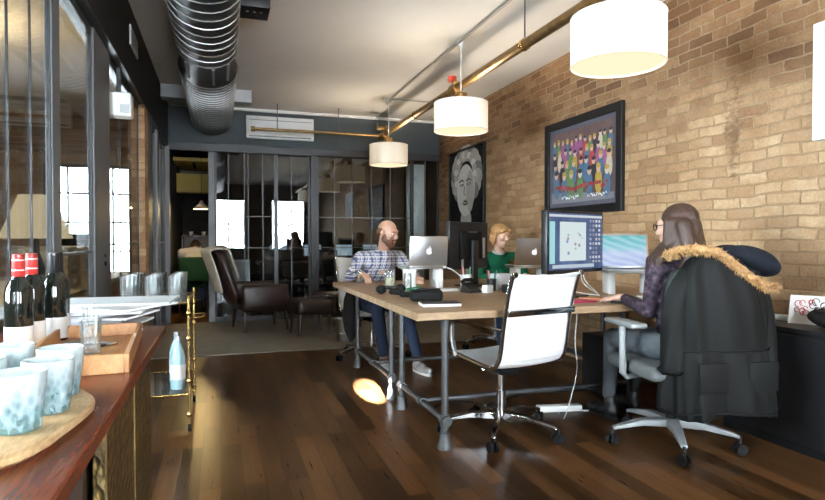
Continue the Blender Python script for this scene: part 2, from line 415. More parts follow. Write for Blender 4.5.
def make_tumbler():
    t = NT('frosted_aqua_glass'); tc = t.n('ShaderNodeTexCoord'); sp = t.n('ShaderNodeSeparateXYZ'); t.l(tc.outputs['Object'], sp.inputs[0])
    f = t.math('MULTIPLY', sp.outputs[2], 10.2, clamp=True)          # the frosting itself fades from the rim towards the foot
    vo = t.n('ShaderNodeTexVoronoi'); vo.inputs['Scale'].default_value = 90; t.l(t.coords((1, 1, .6)), vo.inputs['Vector'])
    n = t.noise(t.coords(), 60, 3)
    cut = t.math('MULTIPLY', t.math('SUBTRACT', vo.outputs['Distance'], .35), t.math('SUBTRACT', 1.05, f))
    f2 = t.math('ADD', f, t.math('ADD', t.math('MULTIPLY', cut, 1.1), t.math('MULTIPLY', t.math('SUBTRACT', n, .5), .25)), clamp=True)
    col = t.ramp(f2, [(.0, (.16, .32, .35)), (.45, (.34, .47, .50)), (.80, (.50, .58, .60)), (.95, (.62, .67, .68))])
    d = t.n('ShaderNodeBsdfPrincipled'); t.l(col, d.inputs['Base Color']); d.inputs['Roughness'].default_value = .22
    bp = t.n('ShaderNodeBump'); bp.inputs['Strength'].default_value = .5; bp.inputs['Distance'].default_value = .003; t.l(cut, bp.inputs['Height']); t.l(bp.outputs[0], d.inputs['Normal'])
    tr = t.n('ShaderNodeBsdfTransparent'); tr.inputs[0].default_value = (.82, .93, .94, 1)
    mx = t.n('ShaderNodeMixShader'); t.l(t.ramp(f2, [(.1, .30), (.85, .80)]), mx.inputs[0]); t.l(tr.outputs[0], mx.inputs[1]); t.l(d.outputs[0], mx.inputs[2])
    t.l(mx.outputs[0], t.out.inputs[0]); return t.m
M['tumbler'] = make_tumbler()
def make_shade():
    t = NT('lit_linen_shade'); e = t.n('ShaderNodeEmission'); e.inputs[0].default_value = (1, .77, .47, 1); e.inputs[1].default_value = .42
    d = t.n('ShaderNodeBsdfDiffuse'); d.inputs[0].default_value = (.8, .78, .72, 1)
    a = t.n('ShaderNodeAddShader'); t.l(e.outputs[0], a.inputs[0]); t.l(d.outputs[0], a.inputs[1]); t.l(a.outputs[0], t.out.inputs[0]); return t.m
M['shade'] = make_shade()
M['bulbdisc'] = emis('lit_diffuser', (1, .83, .55), 1.15)
M['warmlamp'] = emis('warm_lampshade', (1, .78, .48), 1.1)

# ---------------------------------------------------------------- camera
cam = bpy.data.cameras.new('camera'); co = bpy.data.objects.new('camera', cam); COL.objects.link(co)
cam.sensor_width = 36; cam.lens = 580 / 825 * 36; cam.clip_start = .03
co.location = (0, 0, 1.13)
co.rotation_euler = (R(90) - math.atan(10 / 580), 0, -math.atan(192 / 580))
SC.camera = co

# ---------------------------------------------------------------- the setting
GX, BX, BY, CZ, RY = -.72, 3.22, 8.42, 2.95, -3.0
LX, LY = -3.4, 9.4          # the room beyond the left glass
FY = 12.6                   # end of the rooms beyond the back glass
struct('floor', MB().span((LX - .1, RY - .1, -.12), (BX + .1, FY + .1, 0)).build('floor', M['floor'], smooth=False))
struct('ceiling', MB().span((LX - .1, RY - .1, CZ), (BX + .1, FY + .1, CZ + .12)).build('ceiling', M['ceiling'], smooth=False))
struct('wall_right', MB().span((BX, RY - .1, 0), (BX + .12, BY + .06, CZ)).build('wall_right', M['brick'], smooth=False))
wb = MB().span((-.80, BY - .03, 2.40), (BX, BY + .09, CZ))
struct('wall_back', wb.build('wall_back', M['soffit'], smooth=False))
# rooms beyond: dark side walls and ends
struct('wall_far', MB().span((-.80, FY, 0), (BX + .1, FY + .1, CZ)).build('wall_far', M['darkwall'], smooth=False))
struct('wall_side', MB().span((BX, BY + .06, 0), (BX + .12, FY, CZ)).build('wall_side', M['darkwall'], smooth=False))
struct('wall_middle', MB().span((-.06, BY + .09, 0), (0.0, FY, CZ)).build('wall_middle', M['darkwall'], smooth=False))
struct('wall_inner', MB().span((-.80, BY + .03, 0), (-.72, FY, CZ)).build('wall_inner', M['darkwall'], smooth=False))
wo_ = MB().span((LX - .1, RY - .1, 0), (LX, .2, CZ)).span((LX - .1, 2.8, 0), (LX, LY + .1, CZ)).span((LX - .1, .2, 0), (LX, 2.8, .8)).span((LX - .1, .2, 2.5), (LX, 2.8, CZ))  # leaves an opening for the assumed side window
struct('wall_outer', wo_.build('wall_outer', M['rearwall'], smooth=False))
# end wall of the left room with its window opening
def wall_with_holes(mb, x0, x1, y0, y1, z1, holes):
    xs = x0
    for (a, b, c, d) in sorted(holes):
        mb.span((xs, y0, 0), (a, y1, z1)); mb.span((a, y0, 0), (b, y1, c)); mb.span((a, y0, d), (b, y1, z1)); xs = b
    mb.span((xs, y0, 0), (x1, y1, z1)); return mb
holesL = [(-2.36, -1.20, .55, 2.22)]
struct('wall_left_end', wall_with_holes(MB(), LX, -.80, LY, LY + .12, CZ, holesL).build('wall_left_end', M['brick'], smooth=False))
holesR = [(-2.9, -1.7, .8, 2.45), (-.30, .78, .8, 2.48), (1.6, 2.75, .8, 2.48)]  # the leftmost opening is added, out of view, for more daylight
struct('wall_rear', wall_with_holes(MB(), LX, BX, RY - .12, RY, CZ, holesR).build('wall_rear', M['rearwall'], smooth=False))
def ext_window(name, x0, x1, y, z0, z1, nx=2, nz=3):
    w = thing(name, None, None, ((x0 + x1) / 2, y, z0)); del_keys(w); w['kind'] = 'structure'
    hw = (x1 - x0) / 2; h = z1 - z0; f = MB(); t = .05
    f.span((-hw, -.04, 0), (-hw + t, .04, h)); f.span((hw - t, -.04, 0), (hw, .04, h)); f.span((-hw, -.04, 0), (hw, .04, t)); f.span((-hw, -.04, h - t), (hw, .04, h))
    f.build('window_frame', M['steel'], w)
    m = MB()
    for i in range(1, nx): m.span((-hw + 2 * hw * i / nx - .014, -.02, t), (-hw + 2 * hw * i / nx + .014, .02, h - t))
    for i in range(1, nz): m.span((-hw + t, -.018, h * i / nz - .014), (hw - t, .018, h * i / nz + .014))
    m.build('glazing_bar', M['steel'], w)
    MB().span((-hw + t, -.003, t), (hw - t, .003, h - t)).build('pane', M['wglass'], w)
    return w
def del_keys(o):
    for k in ('label', 'category', 'group'):
        if k in o: del o[k]
n = 1
for (a, b, c, d) in holesR: ext_window('window_%d' % n, a, b, RY - .06, c, d, 2, 2); n += 1
ext_window('window_%d' % n, -2.36, -1.20, LY + .06, .55, 2.22, 4, 4); n += 1

assumed_win = ext_window('window_%d' % n, -1.3, 1.3, 0, .8, 2.5, 3, 2); assumed_win.location = (LX - .05, 1.5, .8); assumed_win.rotation_euler = (0, 0, R(90)); n += 1  # assumed side window, added for daylight from the left
# left glazed wall: header beam, posts, glazing units
hb = MB().span((-.80, RY, 2.38), (-.655, BY - .03, CZ))
struct('trim_11', hb.build('trim_11', M['steel'], smooth=False))
struct('wall_left', MB().span((-.80, RY, 0), (-.70, .3, 2.38)).build('wall_left', M['darkwall'], smooth=False))
def glazing(name, a, b, z0, z1, vs=(), hs=(), mat=None, bar=None, w=.028, dp=.025, gm='glass', bt=.006):
    """unit between plan points a and b; vs/hs are fractions / heights of thin bars"""
    a = V((*a, 0)); b = V((*b, 0)); L = (b - a).length; ang = math.atan2(b.y - a.y, b.x - a.x)
    u = thing(name, None, None, ((a.x + b.x) / 2, (a.y + b.y) / 2, 0), ang); del_keys(u); u['kind'] = 'structure'
    f = MB(); h = L / 2
    f.span((-h, -dp, z0), (-h + w, dp, z1)); f.span((h - w, -dp, z0), (h, dp, z1)); f.span((-h + w, -dp, z0), (h - w, dp, z0 + .07)); f.span((-h + w, -dp, z1 - .05), (h - w, dp, z1))
    f.build('window_frame', mat or M['steel'], u, smooth=False)
    if vs or hs:
        m = MB()
        for q in vs: m.span((-h + L * q - bt, -bt * 2, z0 + .07), (-h + L * q + bt, bt * 2, z1 - .05))
        for q in hs: m.span((-h + w, -.010, q - .006), (h - w, .010, q + .006))
        m.build('glazing_bar', bar or M['steel3'], u, smooth=False)
    MB().span((-h + w, -.004, z0 + .07), (h - w, .004, z1 - .05)).build('pane', M[gm], u, smooth=False)
    return u
glazing('window_%d' % n, (GX, .3), (GX, 2.96), 0, 2.38, (.80, .90), (.5,), bar=M['steel'], w=.010, dp=.008, gm='glass_side', bt=.0022); n += 1
glazing('window_%d' % n, (GX, 3.09), (GX, 3.84), 0, 2.38, (), (1.06,), w=.010, dp=.008, gm='glass_side', bt=.0022); n += 1
glazing('window_%d' % n, (GX, 4.34), (GX, 5.88), 0, 2.38, (.35, .7), (1.1,), bar=M['steel'], w=.010, dp=.008, gm='glass_side', bt=.0022); n += 1
glazing('window_%d' % n, (GX, 6.50), (GX, 7.15), 0, 2.38, (), (1.1,), gm='glass_side'); n += 1
glazing('window_%d' % n, (GX, 7.32), (GX, 8.36), 0, 2.38, (.5,), (1.1,), gm='glass_side'); n += 1
t1 = struct('trim_1', MB().span((-.735, 2.96, 0), (-.705, 3.09, 2.38), .003).build('trim_1', M['steel3'], smooth=False))
dr = thing('door_1', None, None, (GX, 4.08, 0)); del_keys(dr); dr['kind'] = 'structure'
MB().span((-.020, -.24, 0), (.020, .26, 2.38), .004).build('stile', M['steel2'], dr, smooth=False)
MB().cyl((.019, .04, .98), (.028, .04, .98), .014).cyl((.019, .04, 1.03), (.026, .04, 1.03), .010).build('lock', M['blackm'], dr)
t2 = struct('trim_2', MB().span((-.80, 5.88, 0), (-.66, 6.14, 2.38)).build('trim_2', M['brick'], smooth=False))
struct('trim_3', MB().span((-.78, 6.14, 0), (-.66, 6.50, 2.38), .004).build('trim_3', M['steel2'], smooth=False))
struct('trim_4', MB().span((-.77, 7.15, 0), (-.67, 7.32, 2.38), .004).build('trim_4', M['steel2'], smooth=False))
struct('trim_5', MB().span((-.80, 8.36, 0), (-.64, BY + .05, 2.40), .004).build('trim_5', M['steel2'], smooth=False))
# back glazed wall
struct('trim_6', MB().span((-.155, BY - .05, 0), (-.075, BY + .06, 2.40), .004).build('trim_6', M['steel3'], smooth=False))
struct('trim_7', MB().span((1.235, BY - .05, 0), (1.325, BY + .06, 2.40), .004).build('trim_7', M['steel'], smooth=False))
struct('trim_8', MB().span((-.64, BY - .07, 2.335), (BX, BY - .01, 2.44), .004).build('trim_8', M['steel'], smooth=False))
glazing('window_%d' % n, (-.075, BY), (.75, BY), 0, 2.40, (.22, .48, .54, .78), (1.02, 1.46)); n += 1
glazing('window_%d' % n, (.75, BY + .03), (1.235, BY + .03), 0, 2.40, (.45,), (1.02, 1.46)); n += 1
glazing('window_%d' % n, (1.325, BY), (2.78, BY), 0, 2.40, (.18, .36, .56, .76), (1.02, 1.46)); n += 1
glazing('window_%d' % n, (2.78, BY + .03), (BX, BY + .03), 0, 2.40, (.5,), (1.02,)); n += 1
# white edge line of the ceiling at the soffit, light ceiling beam behind the duct
struct('trim_9', MB().span((-.64, BY - .075, CZ - .035), (BX, BY - .03, CZ)).build('trim_9', M['white'], smooth=False))
struct('trim_10', MB().span((-.655, 7.35, 2.80), (.37, 7.55, CZ), .004).build('trim_10', M['offwhite'], smooth=False))

# ---------------------------------------------------------------- ceiling services
d = thing('ventilation_duct', 'fat black wire-wrapped duct running along the ceiling above the counter', 'duct', (-.10, 0, 2.72))
def oval(y, rx, rz, cz=0, cx=0, n=28): return [V((cx + rx * math.cos(2 * PI * i / n), y, cz + rz * math.sin(2 * PI * i / n))) for i in range(n)]
secs = [(-1.5, .225, .19, 0), (3.0, .225, .19, 0), (5.05, .235, .19, 0), (5.12, .225, .18, 0), (5.55, .225, .18, 0), (5.62, .255, .19, 0), (7.6, .26, .19, -.005), (8.1, .25, .18, -.02), (8.36, .21, .15, -.02)]
MB().loft([oval(*s) for s in secs]).build('duct_skin', M['ductskin'], d)
def coil(y0, y1, n, rx0, rx1, rz, cz=0, r=.0042):
    pts = []
    for i in range(n * 24 + 1):
        a = 2 * PI * i / 24; t = i / (n * 24); rx = rx0 + (rx1 - rx0) * t
        pts.append((rx * math.cos(a), y0 + (y1 - y0) * t, cz + rz * math.sin(a)))
    return MB().tube(pts, r, 6)
coil(2.2, 5.05, 19, .230, .240, .195).build('wire_coil', M['wire'], d)
coil(5.62, 8.05, 24, .262, .258, .196).build('wire_coil', M['wire'], d)
s = MB()
for x in (-.16, .05, .17): s.box((x, 5.335, -.19 * math.sqrt(max(0, 1 - (x / .235) ** 2)) + .002), (.022, .5, .012))
s.build('joint_strap', M['wire'], d)

sp_ = thing('sprinkler_pipe', 'long brass sprinkler pipe running under the ceiling beside the hanging lamps', 'pipe', (2.18, 0, 2.60))
MB().cyl((0, -1.0, 0), (0, 7.85, 0), .038, n=18).build('main_pipe', M['oldbrass'], sp_)
MB().cyl((-1.76, 7.95, .0), (.02, 7.95, .0), .020, n=14).cyl((-1.79, 7.95, .0), (-1.74, 7.95, .0), .034).cyl((0, 7.75, 0), (0, 8.03, 0), .05).ell((0, 7.95, .0), .055).build('branch_pipe', M['oldbrass'], sp_)
for x in (-1.45, -.62): MB().cyl((x, 7.95, .01), (x, 7.95, .35), .006, n=8).build('hanger_rod', M['pipe'], sp_)
MB().cyl((0, 3.9, 0), (0, 3.9, .35), .006, n=8).build('hanger_rod', M['pipe'], sp_)
for y in (1.9, 3.9, 6.5): MB().cyl((0, y - .02, 0), (0, y + .02, 0), .046).build('pipe_clamp', M['brass'], sp_)
MB().cyl((0, 5.18, .0), (0, 5.32, .0), .055).cyl((-.01, 5.25, .03), (-.01, 5.25, .12), .018).cyl((-.06, 5.12, .02), (-.06, 5.28, .09), .014).build('valve', M['oldbrass'], sp_)
MB().lathe([(.0, .0), (.035, .0), (.038, .05), (.02, .06), (0, .06)], (-.05, 5.22, .055), 14).build('valve_cap', M['red'], sp_)
MB().cyl((0, 7.75, .04), (0, 7.75, .11), .02).box((-.06, 7.75, .07), (.14, .02, .05), bev=.004).cyl((-.12, 7.75, .06), (-.12, 7.75, .14), .012).build('valve', M['oldbrass'], sp_)

cd = thing('conduit', 'thin ceiling conduit linking the white lamp canopies', 'conduit', (2.075, 0, 2.93))
MB().cyl((0, 1.0, 0), (0, 7.2, 0), .011, n=10).build('pipe_run', M['wire'], cd)
MB().cyl((0, 7.15, 0), (1.13, 7.15, 0), .009, n=8).build('cross_run', M['wire'], cd)

def lamp(x, y, z, r, label, first=None):
    if first:
        return dup(first, (x, y, z), 0, label)
    L = thing('pendant_lamp', label, 'lamp', (x, y, z), 0, 'drum pendant lamps in a row')
    h = .262
    sh = MB().lathe([(r, 0), (r, h), (r - .006, h), (r - .006, 0)], n=48, closed=True).build('drum_shade', M['shade'], L)
    for z_ in (0, h - .008): MB().lathe([(r + .001, z_), (r + .003, z_ + .004), (r + .001, z_ + .008)], n=48).build('shade_rim', M['white'], sh)
    MB().lathe([(0, .012), (r - .008, .012), (r - .008, .018), (0, .018)], n=48).build('diffuser', M['bulbdisc'], L)
    MB().lathe([(0, h - .02), (.05, h - .02), (.062, h + .03), (.055, h + .085), (.02, h + .10), (0, h + .10)], n=20).build('socket_cap', M['oldbrass'], L)
    sp = MB()
    for k in range(3): a = k * 2 * PI / 3; sp.cyl((0, 0, h - .01), ((r - .004) * math.cos(a), (r - .004) * math.sin(a), h - .01), .004, n=6)
    sp.build('spider', M['brass'], L)
    MB().cyl((0, 0, h + .1), (.0, 0, CZ - z - .05), .005, n=8).build('cord', M['white'], L)
    MB().lathe([(0, CZ - z - .115), (.022, CZ - z - .11), (.045, CZ - z - .045), (.075, CZ - z - .04), (.075, CZ - z - .003), (0, CZ - z - .003)], n=20).build('canopy', M['white'], L)
    return L
lamps = [(2.04, 2.64, 2.07), (2.10, 4.93, 2.125), (2.075, 7.25, 2.10)]
l1 = lamp(*lamps[0], .247, 'nearest and largest-looking white drum pendant lamp, hanging by the brick wall')
l2 = lamp(*lamps[1], .247, 'middle white drum pendant lamp, hanging in front of the portrait poster', l1)
l3 = lamp(*lamps[2], .247, 'farthest white drum pendant lamp, hanging before the glass partition', l1)
bx = thing('ceiling_box', 'black junction box fixed to the ceiling beside the fat duct', 'box', (.25, 4.56, 2.85))
MB().box((0, 0, .045), (.22, .26, .11), bev=.008).build('casing', M['black'], bx)
b2 = MB()
for i in range(3): b2.cyl((-.05 + .05 * i, -.03, -.012), (-.05 + .05 * i, -.03, -.006), .010)
b2.build('indicator', M['alu'], bx)
g = thing('wall_grille', 'wide white panel mounted on the slate wall above the glass', 'panel', (.81, BY - .03, 2.70))
MB().box((0, -.022, 0), (.93, .045, .31), bev=.006).build('casing', M['white'], g)
MB().box((0, -.046, -.125), (.86, .006, .018)).box((0, -.046, .10), (.86, .004, .006)).build('slot', M['steel3'], g)
g = thing('motion_sensor', 'small white box hung under the left steel beam', 'sensor', (-.665, 4.66, 2.10))
MB().box((0, 0, 0), (.125, .13, .17), bev=.014).build('casing', M['white'], g)
MB().box((.02, -.066, -.03), (.06, .008, .06), bev=.003).build('lens', M['offwhite'], g)
MB().box((-.03, .03, .182), (.03, .03, .20)).build('bracket', M['steel'], g)
g = thing('beam_plate', 'white vent plate on the side of the left steel beam', 'plate', (-.652, 5.1, 2.70))
MB().box((.006, 0, 0), (.014, .40, .15), bev=.004).build('plate', M['offwhite'], g)
sl = MB()
for i in range(5): sl.box((.014, 0, -.05 + .025 * i), (.004, .35, .006))
sl.build('slot', M['steel3'], g)

# ---------------------------------------------------------------- brick wall pictures
def framed(name, label, cat, y0, y1, z0, z1, fw, mframe):
    T = thing(name, label, cat, (BX, (y0 + y1) / 2, (z0 + z1) / 2), R(90))     # local x -> +Y, local -y -> +X ... picture faces -X via local +y
    w = y1 - y0; h = z1 - z0
    f = MB(); 
    for sx in (-1, 1): f.box((sx * (w / 2 - fw / 2), .022, 0), (fw, .04, h), bev=.004)
    for sz in (-1, 1): f.box((0, .022, sz * (h / 2 - fw / 2)), (w - 2 * fw, .04, fw), bev=.004)
    f.build('frame', mframe, T, smooth=False)
    return T, w - 2 * fw, h - 2 * fw
def inked(name, board, mbs, mats, T):
    """print board and its inks as one mesh"""
    bm = bmesh.new(); k = 0
    for i, mb in enumerate([board] + mbs):
        bmesh.ops.recalc_face_normals(mb.bm, faces=mb.bm.faces[:])
        me = bpy.data.meshes.new('tmp'); mb.bm.to_mesh(me); mb.bm.free(); bm.from_mesh(me); bpy.data.meshes.remove(me)
        bm.faces.ensure_lookup_table()
        for q in range(k, len(bm.faces)): bm.faces[q].material_index = i
        k = len(bm.faces)
    me = bpy.data.meshes.new(name); bm.to_mesh(me); bm.free()
    for m_ in mats: me.materials.append(m_)
    o = bpy.data.objects.new(name, me); COL.objects.link(o); o.parent = T; return o
def board_grid(w, h, y, nx=24, nz=18): return MB().grid([[(-w / 2 + w * i / nx, y, -h / 2 + h * j / nz) for i in range(nx + 1)] for j in range(nz + 1)])
T, w, h = framed('framed_poster', 'large black-framed colourful crowd poster hung on the brick wall above the big monitor', 'poster', 4.06, 5.27, 1.375, 2.30, .075, M['black'])
MB().box((0, .012, 0), (w, .014, h)).build('mat_board', plain('mat_grey', (.10, .10, .13), .6), T, smooth=False)
iw, ih = w - .08, h - .08
pg_ = plain('print_ground', (.13, .08, .08), .5, var=.5, sc=9)
rr = random.Random(3)
cols = [(.42, .06, .06), (.42, .29, .07), (.08, .16, .26), (.32, .10, .24), (.55, .48, .38), (.04, .035, .045), (.12, .22, .10), (.56, .37, .26), (.22, .07, .06)]
pm = [plain('print_ink', c, .5, var=.25, sc=25) for c in cols]
groups = [MB() for _ in pm]
def disc(mb, x, z, rx, rz, y, n=10): mb.poly([(x + rx * math.cos(2 * PI * i / n), z + rz * math.sin(2 * PI * i / n)) for i in range(n)], .0008, Matrix.Translation((0, y, 0)) @ Matrix.Rotation(R(90), 4, 'X'))
for row in range(4):
    k = 13 - row * 2
    for i in range(k):
        x = (i + .5) / k * iw * .96 - iw * .48 + rr.uniform(-.015, .015); z = ih * (.34 - row * .15) + rr.uniform(-.02, .02); s_ = .032 + .006 * row
        disc(groups[rr.randrange(7)], x, z - s_ * 2.4, s_ * 1.05, s_ * 2.3, .0225 + row * .001)
        disc(groups[7 if rr.random() < .7 else 4], x, z, s_ * .62, s_ * .8, .0232 + row * .001)
        disc(groups[5 if rr.random() < .6 else 1], x, z + s_ * .5, s_ * .66, s_ * .45, .0236 + row * .001)
for i in range(26): disc(groups[0 if i % 3 else 8], -iw * .40 + iw * .8 * i / 25, -ih * .30 + rr.uniform(-.02, .02), .022, .018, .0275)
dk = MB()
dk.poly([(-iw / 2, -ih / 2), (iw / 2, -ih / 2), (iw / 2, -ih * .34), (-iw / 2, -ih * .42)], .001, Matrix.Translation((0, .0225, 0)) @ Matrix.Rotation(R(90), 4, 'X'))
sc_ = MB()
for j in range(2):
    for i in range(9):
        x = (-.40 + j * .42) + i * .032; sc_.tube([(x, .0235, -ih * .43 + .012 * math.sin(i * 2.1)), (x + .015, .0235, -ih * .43 + .02 * math.cos(i * 1.7)), (x + .028, .0235, -ih * .43 + .012 * math.sin(i * 1.3))], .004, 5)
inked('print', board_grid(iw, ih, .021), groups + [dk, sc_], [pg_] + pm + [plain('caption_grey', (.20, .20, .23), .5), M['white']], T)

T, w, h = framed('portrait_poster', 'tall black and white portrait of a curly-haired woman on the far brick wall', 'poster', 6.74, 7.92, 1.30, 2.385, .02, M['black'])
MB().box((0, .014, 0), (w, .012, h)).build('backing', M['blackm'], T, smooth=False)
XZ = lambda y: Matrix.Translation((0, y, 0)) @ Matrix.Rotation(R(90), 4, 'X')
gr = [plain('portrait_tone', (c, c, c * .98), .6, var=.2, sc=14) for c in (.26, .55, .82, .012)]
A = [MB() for _ in gr]
# generic portrait (x grows to the viewer's left because the print faces the room)
for i in range(16):
    a = PI * (-.25 + 1.5 * i / 15); disc(A[0 if i % 3 == 0 else 1], .30 * math.cos(a), .16 + .30 * math.sin(a), .12, .11, .0225 + .0002 * i, 14)
for i in range(16):
    a = PI * (-.2 + 1.4 * i / 15); disc(A[2 if i % 2 else 1], .25 * math.cos(a) + .02, .17 + .27 * math.sin(a), .055, .05, .027 + .0001 * i, 10)
disc(A[1], 0, -.42, .14, .16, .0225, 20); disc(A[2], 0, -.03, .235, .34, .030, 30); disc(A[1], -.12, -.05, .10, .27, .0308, 20)
for sx in (-1, 1):
    disc(A[3], sx * .095, .045, .052, .017, .0322, 14); disc(A[2], sx * .095, .045, .02, .011, .0332, 10)
    A[3].tube([(sx * .04, .0325, .09), (sx * .09, .0325, .115), (sx * .16, .0325, .085)], .008, 5)
A[0].tube([(.015, .0325, .03), (.03, .0325, -.08), (-.02, .0325, -.10)], .007, 5)
disc(A[3], 0, -.20, .065, .028, .0322, 18); disc(A[0], 0, -.165, .05, .012, .0332, 14); disc(A[2], 0, -.198, .045, .008, .0336, 12)
for mb in A: mb.xf(Matrix.Diagonal((1.28, 1, 1.04, 1)))
inked('print', board_grid(w, h, .0215), A, [M['blackm']] + gr, T)

T, w, h = framed('wall_panel', 'white framed panel at the right end of the brick wall', 'panel', 1.53, 2.415, 1.69, 2.345, .045, M['white'])
MB().box((0, .014, 0), (w, .014, h)).build('panel', M['offwhite'], T, smooth=False)

# ---------------------------------------------------------------- rug and lounge corner
rg = MB().box((1.2, 7.15, .006), (3.66, 2.38, .012), bev=.004).build('rug', M['rug'], smooth=False)
tag(rg, 'flat beige rug lying along the foot of the glass partition', 'rug')
a = thing('armchair', 'dark brown leather armchair with a knit throw over its back', 'armchair', (.42, 7.55, .012), R(-78))
# local +y = the way it faces
MB().box((0, .06, .33), (.58, .56, .20), bev=.06, seg=3).build('seat', M['leather'], a)
bk = MB(); bk.loft([[(x, -.25 - .24 * t - .05 * abs(math.cos(q)) * 0 + dy, .30 + .72 * t) for x, dy in ((-wd, -.06), (-wd * .5, -.09), (wd * .5, -.09), (wd, -.06), (wd, .04), (wd * .5, .07), (-wd * .5, .07), (-wd, .04))] for t, wd, q in ((0, .29, 0), (.25, .31, 0), (.6, .31, 0), (.88, .27, 0), (1, .18, 0))])
modded(bk.build('backrest', M['leather'], a), [('SUBSURF', dict(levels=2, render_levels=2))])
for sx in (-1, 1):
    ar = MB(); ar.box((sx * .32, .03, .43), (.11, .58, .30), bev=.05, seg=3); ar.build('armrest', M['leather'], a)
for sx in (-1, 1):
    for y in (-.2, .3): MB().cyl((sx * .25, y, .24), (sx * .28, y * 1.08, 0), .026, .016, 10).build('leg', M['darkwood'], a)
th = thing('throw_blanket', 'cream knitted throw draped over the back of the leather armchair', 'blanket', (.42, 7.55, .012), R(-78))
rows = []
for i in range(18):
    t = i / 17; row = []
    for j in range(14):
        u = j / 13 - .5; wv = .018 * math.sin(j * 1.5 + i * .3)
        if t < .55: y = -.565 + wv + .25 * (1 - t / .55) * .75 - .0; z = .48 + .55 * (t / .55); y = -.36 - .235 * ((z - .30) / .72) - .035 + wv
        else: q = (t - .55) / .45; z = 1.065 - .50 * q * (.7 + .3 * abs(u)); y = -.235 - .24 * ((z - .30) / .72) + .085 + wv + .03 * q
        row.append((u * (.50 - .16 * abs(t - .5)) + .03 * math.sin(t * 5), y, z + .01 * math.sin(j)))
    rows.append(row)
o = MB().grid(rows).build('knit', M['throw'], th); modded(o, [('SOLIDIFY', dict(thickness=.025, offset=0)), ('SUBSURF', dict(levels=1, render_levels=1))])
ot = thing('footstool', 'dark leather footstool standing right of the leather armchair', 'stool', (1.02, 6.98, .012), R(10))
MB().box((0, 0, .33), (.46, .44, .18), bev=.06, seg=3).build('seat', M['leather'], ot)
for sx in (-1, 1):
    for sy in (-1, 1): MB().cyl((sx * .17, sy * .16, .26), (sx * .19, sy * .18, 0), .022, .014, 10).build('leg', M['darkwood'], ot)
be = thing('low_bench', 'low dark wooden bench in front of the glass behind the desk', 'bench', (1.45, 7.55, .012), R(-8))
MB().box((0, 0, .40), (.62, .50, .05), bev=.006).build('top', M['darkwood'], be)
for sx in (-1, 1):
    for sy in (-1, 1): MB().box((sx * .27, sy * .21, .1875), (.05, .05, .375)).build('leg', M['darkwood'], be)
mg = MB().box((1.48, 7.48, .012 + .425 + .006), (.30, .22, .012), rz=.3).build('magazine', M['paper2'])
tag(mg, 'pale magazine lying on the low dark bench', 'magazine')
def bucket(x, y, r, h, label):
    b = thing('metal_bucket', label, 'bucket', (x, y, .012), 0, 'metal buckets under the desk')
    MB().lathe([(0, 0), (r * .8, 0), (r, h), (r + .006, h), (r + .006, h + .008), (r - .004, h + .008), (r * .8 - .004, .006), (0, .006)], n=28).lathe([(r * .87, h * .35), (r * .9 + .006, h * .37), (r * .9, h * .42)], n=28).build('pail', M['alu'], b)
    hd = MB(); hd.tube([(r * math.cos(t), .0 - .02, h - r * .8 * math.sin(t)) for t in [PI * i / 12 for i in range(13)]], .004, 6); hd.build('handle', M['chrome'], b)
bucket(1.32, 6.35, .12, .24, 'left metal waste bucket under the far end of the desk'); bucket(1.75, 6.3, .13, .26, 'right metal waste bucket behind the seated man’s chair')

# ---------------------------------------------------------------- bar counter at the left
CT = .785
c = thing('sideboard', 'dark red mahogany sideboard with hammered brass doors along the left glass', 'sideboard', (-.45, 0, 0))
MB().span((-.235, -.8, CT - .032), (.238, 2.55, CT), .004).build('worktop', M['counter'], c, smooth=False)
MB().span((-.235, -.78, .06), (.06, 2.50, CT - .032)).span((-.235, 2.44, 0), (.17, 2.50, CT - .032)).span((-.235, 1.40, .0), (.165, 1.44, CT - .032)).span((-.235, -.78, 0), (.165, -.74, CT - .032)).span((-.235, -.78, .03), (.165, 2.50, .07)).build('carcass', M['darkwood'], c, smooth=False)
for (y0, y1) in ((1.50, 1.955), (1.97, 2.43), (.2, .75), (-.5, .1)):
    dd = MB().span((.165, y0, .09), (.192, y1, CT - .05), .003).build('door', M['brass_panel'], c, smooth=False)
    MB().span((.192, y0, .09), (.196, y0 + .006, CT - .05)).build('door_edge', M['oldbrass'], dd, smooth=False)

def wine(x, y, label, capm, lab, first=None):
    if first: return dup(first, (x, y, CT), random.uniform(-.2, .2), label)
    b = thing('wine_bottle', label, 'bottle', (x, y, CT), 0, 'wine bottles on the sideboard')
    MB().lathe([(0, .008), (.02, .001), (.034, 0), (.0375, .006), (.0375, .185), (.034, .205), (.022, .225), (.0155, .240), (.0145, .29), (.0165, .292), (.0165, .300), (0, .300)], n=32).build('glass', M['bottle'], b)
    MB().lathe([(.0155, .232), (.0175, .236), (.0165, .302), (0, .303)], n=24).build('capsule', capm, b)
    q = 12; MB().grid([[(.0382 * math.cos(PI * (-1.15 + 1.3 * j / q)), .0382 * math.sin(PI * (-1.15 + 1.3 * j / q)), z) for j in range(q + 1)] for z in (.018, .088)]).build('paper_label', M['winelabel'], b)
    if lab:
        for z, m_ in ((.253, M['winelabel']), (.283, M['winelabel'])): MB().lathe([(.0178, z), (.0178, z + .004)], n=24).build('capsule_band', m_, b)
    return b
w1 = wine(-.575, 2.02, 'front-left dark wine bottle with red capsule, at the left edge', M['redlabel'], True)
wine(-.573, 2.14, 'second dark wine bottle with red capsule, just behind the first', None, None, w1)
w3 = wine(-.530, 2.22, 'dark wine bottle with black capsule, its white label next to the tray', M['black'], False)
wine(-.545, 2.33, 'rearmost dark wine bottle with black capsule', None, None, w3)

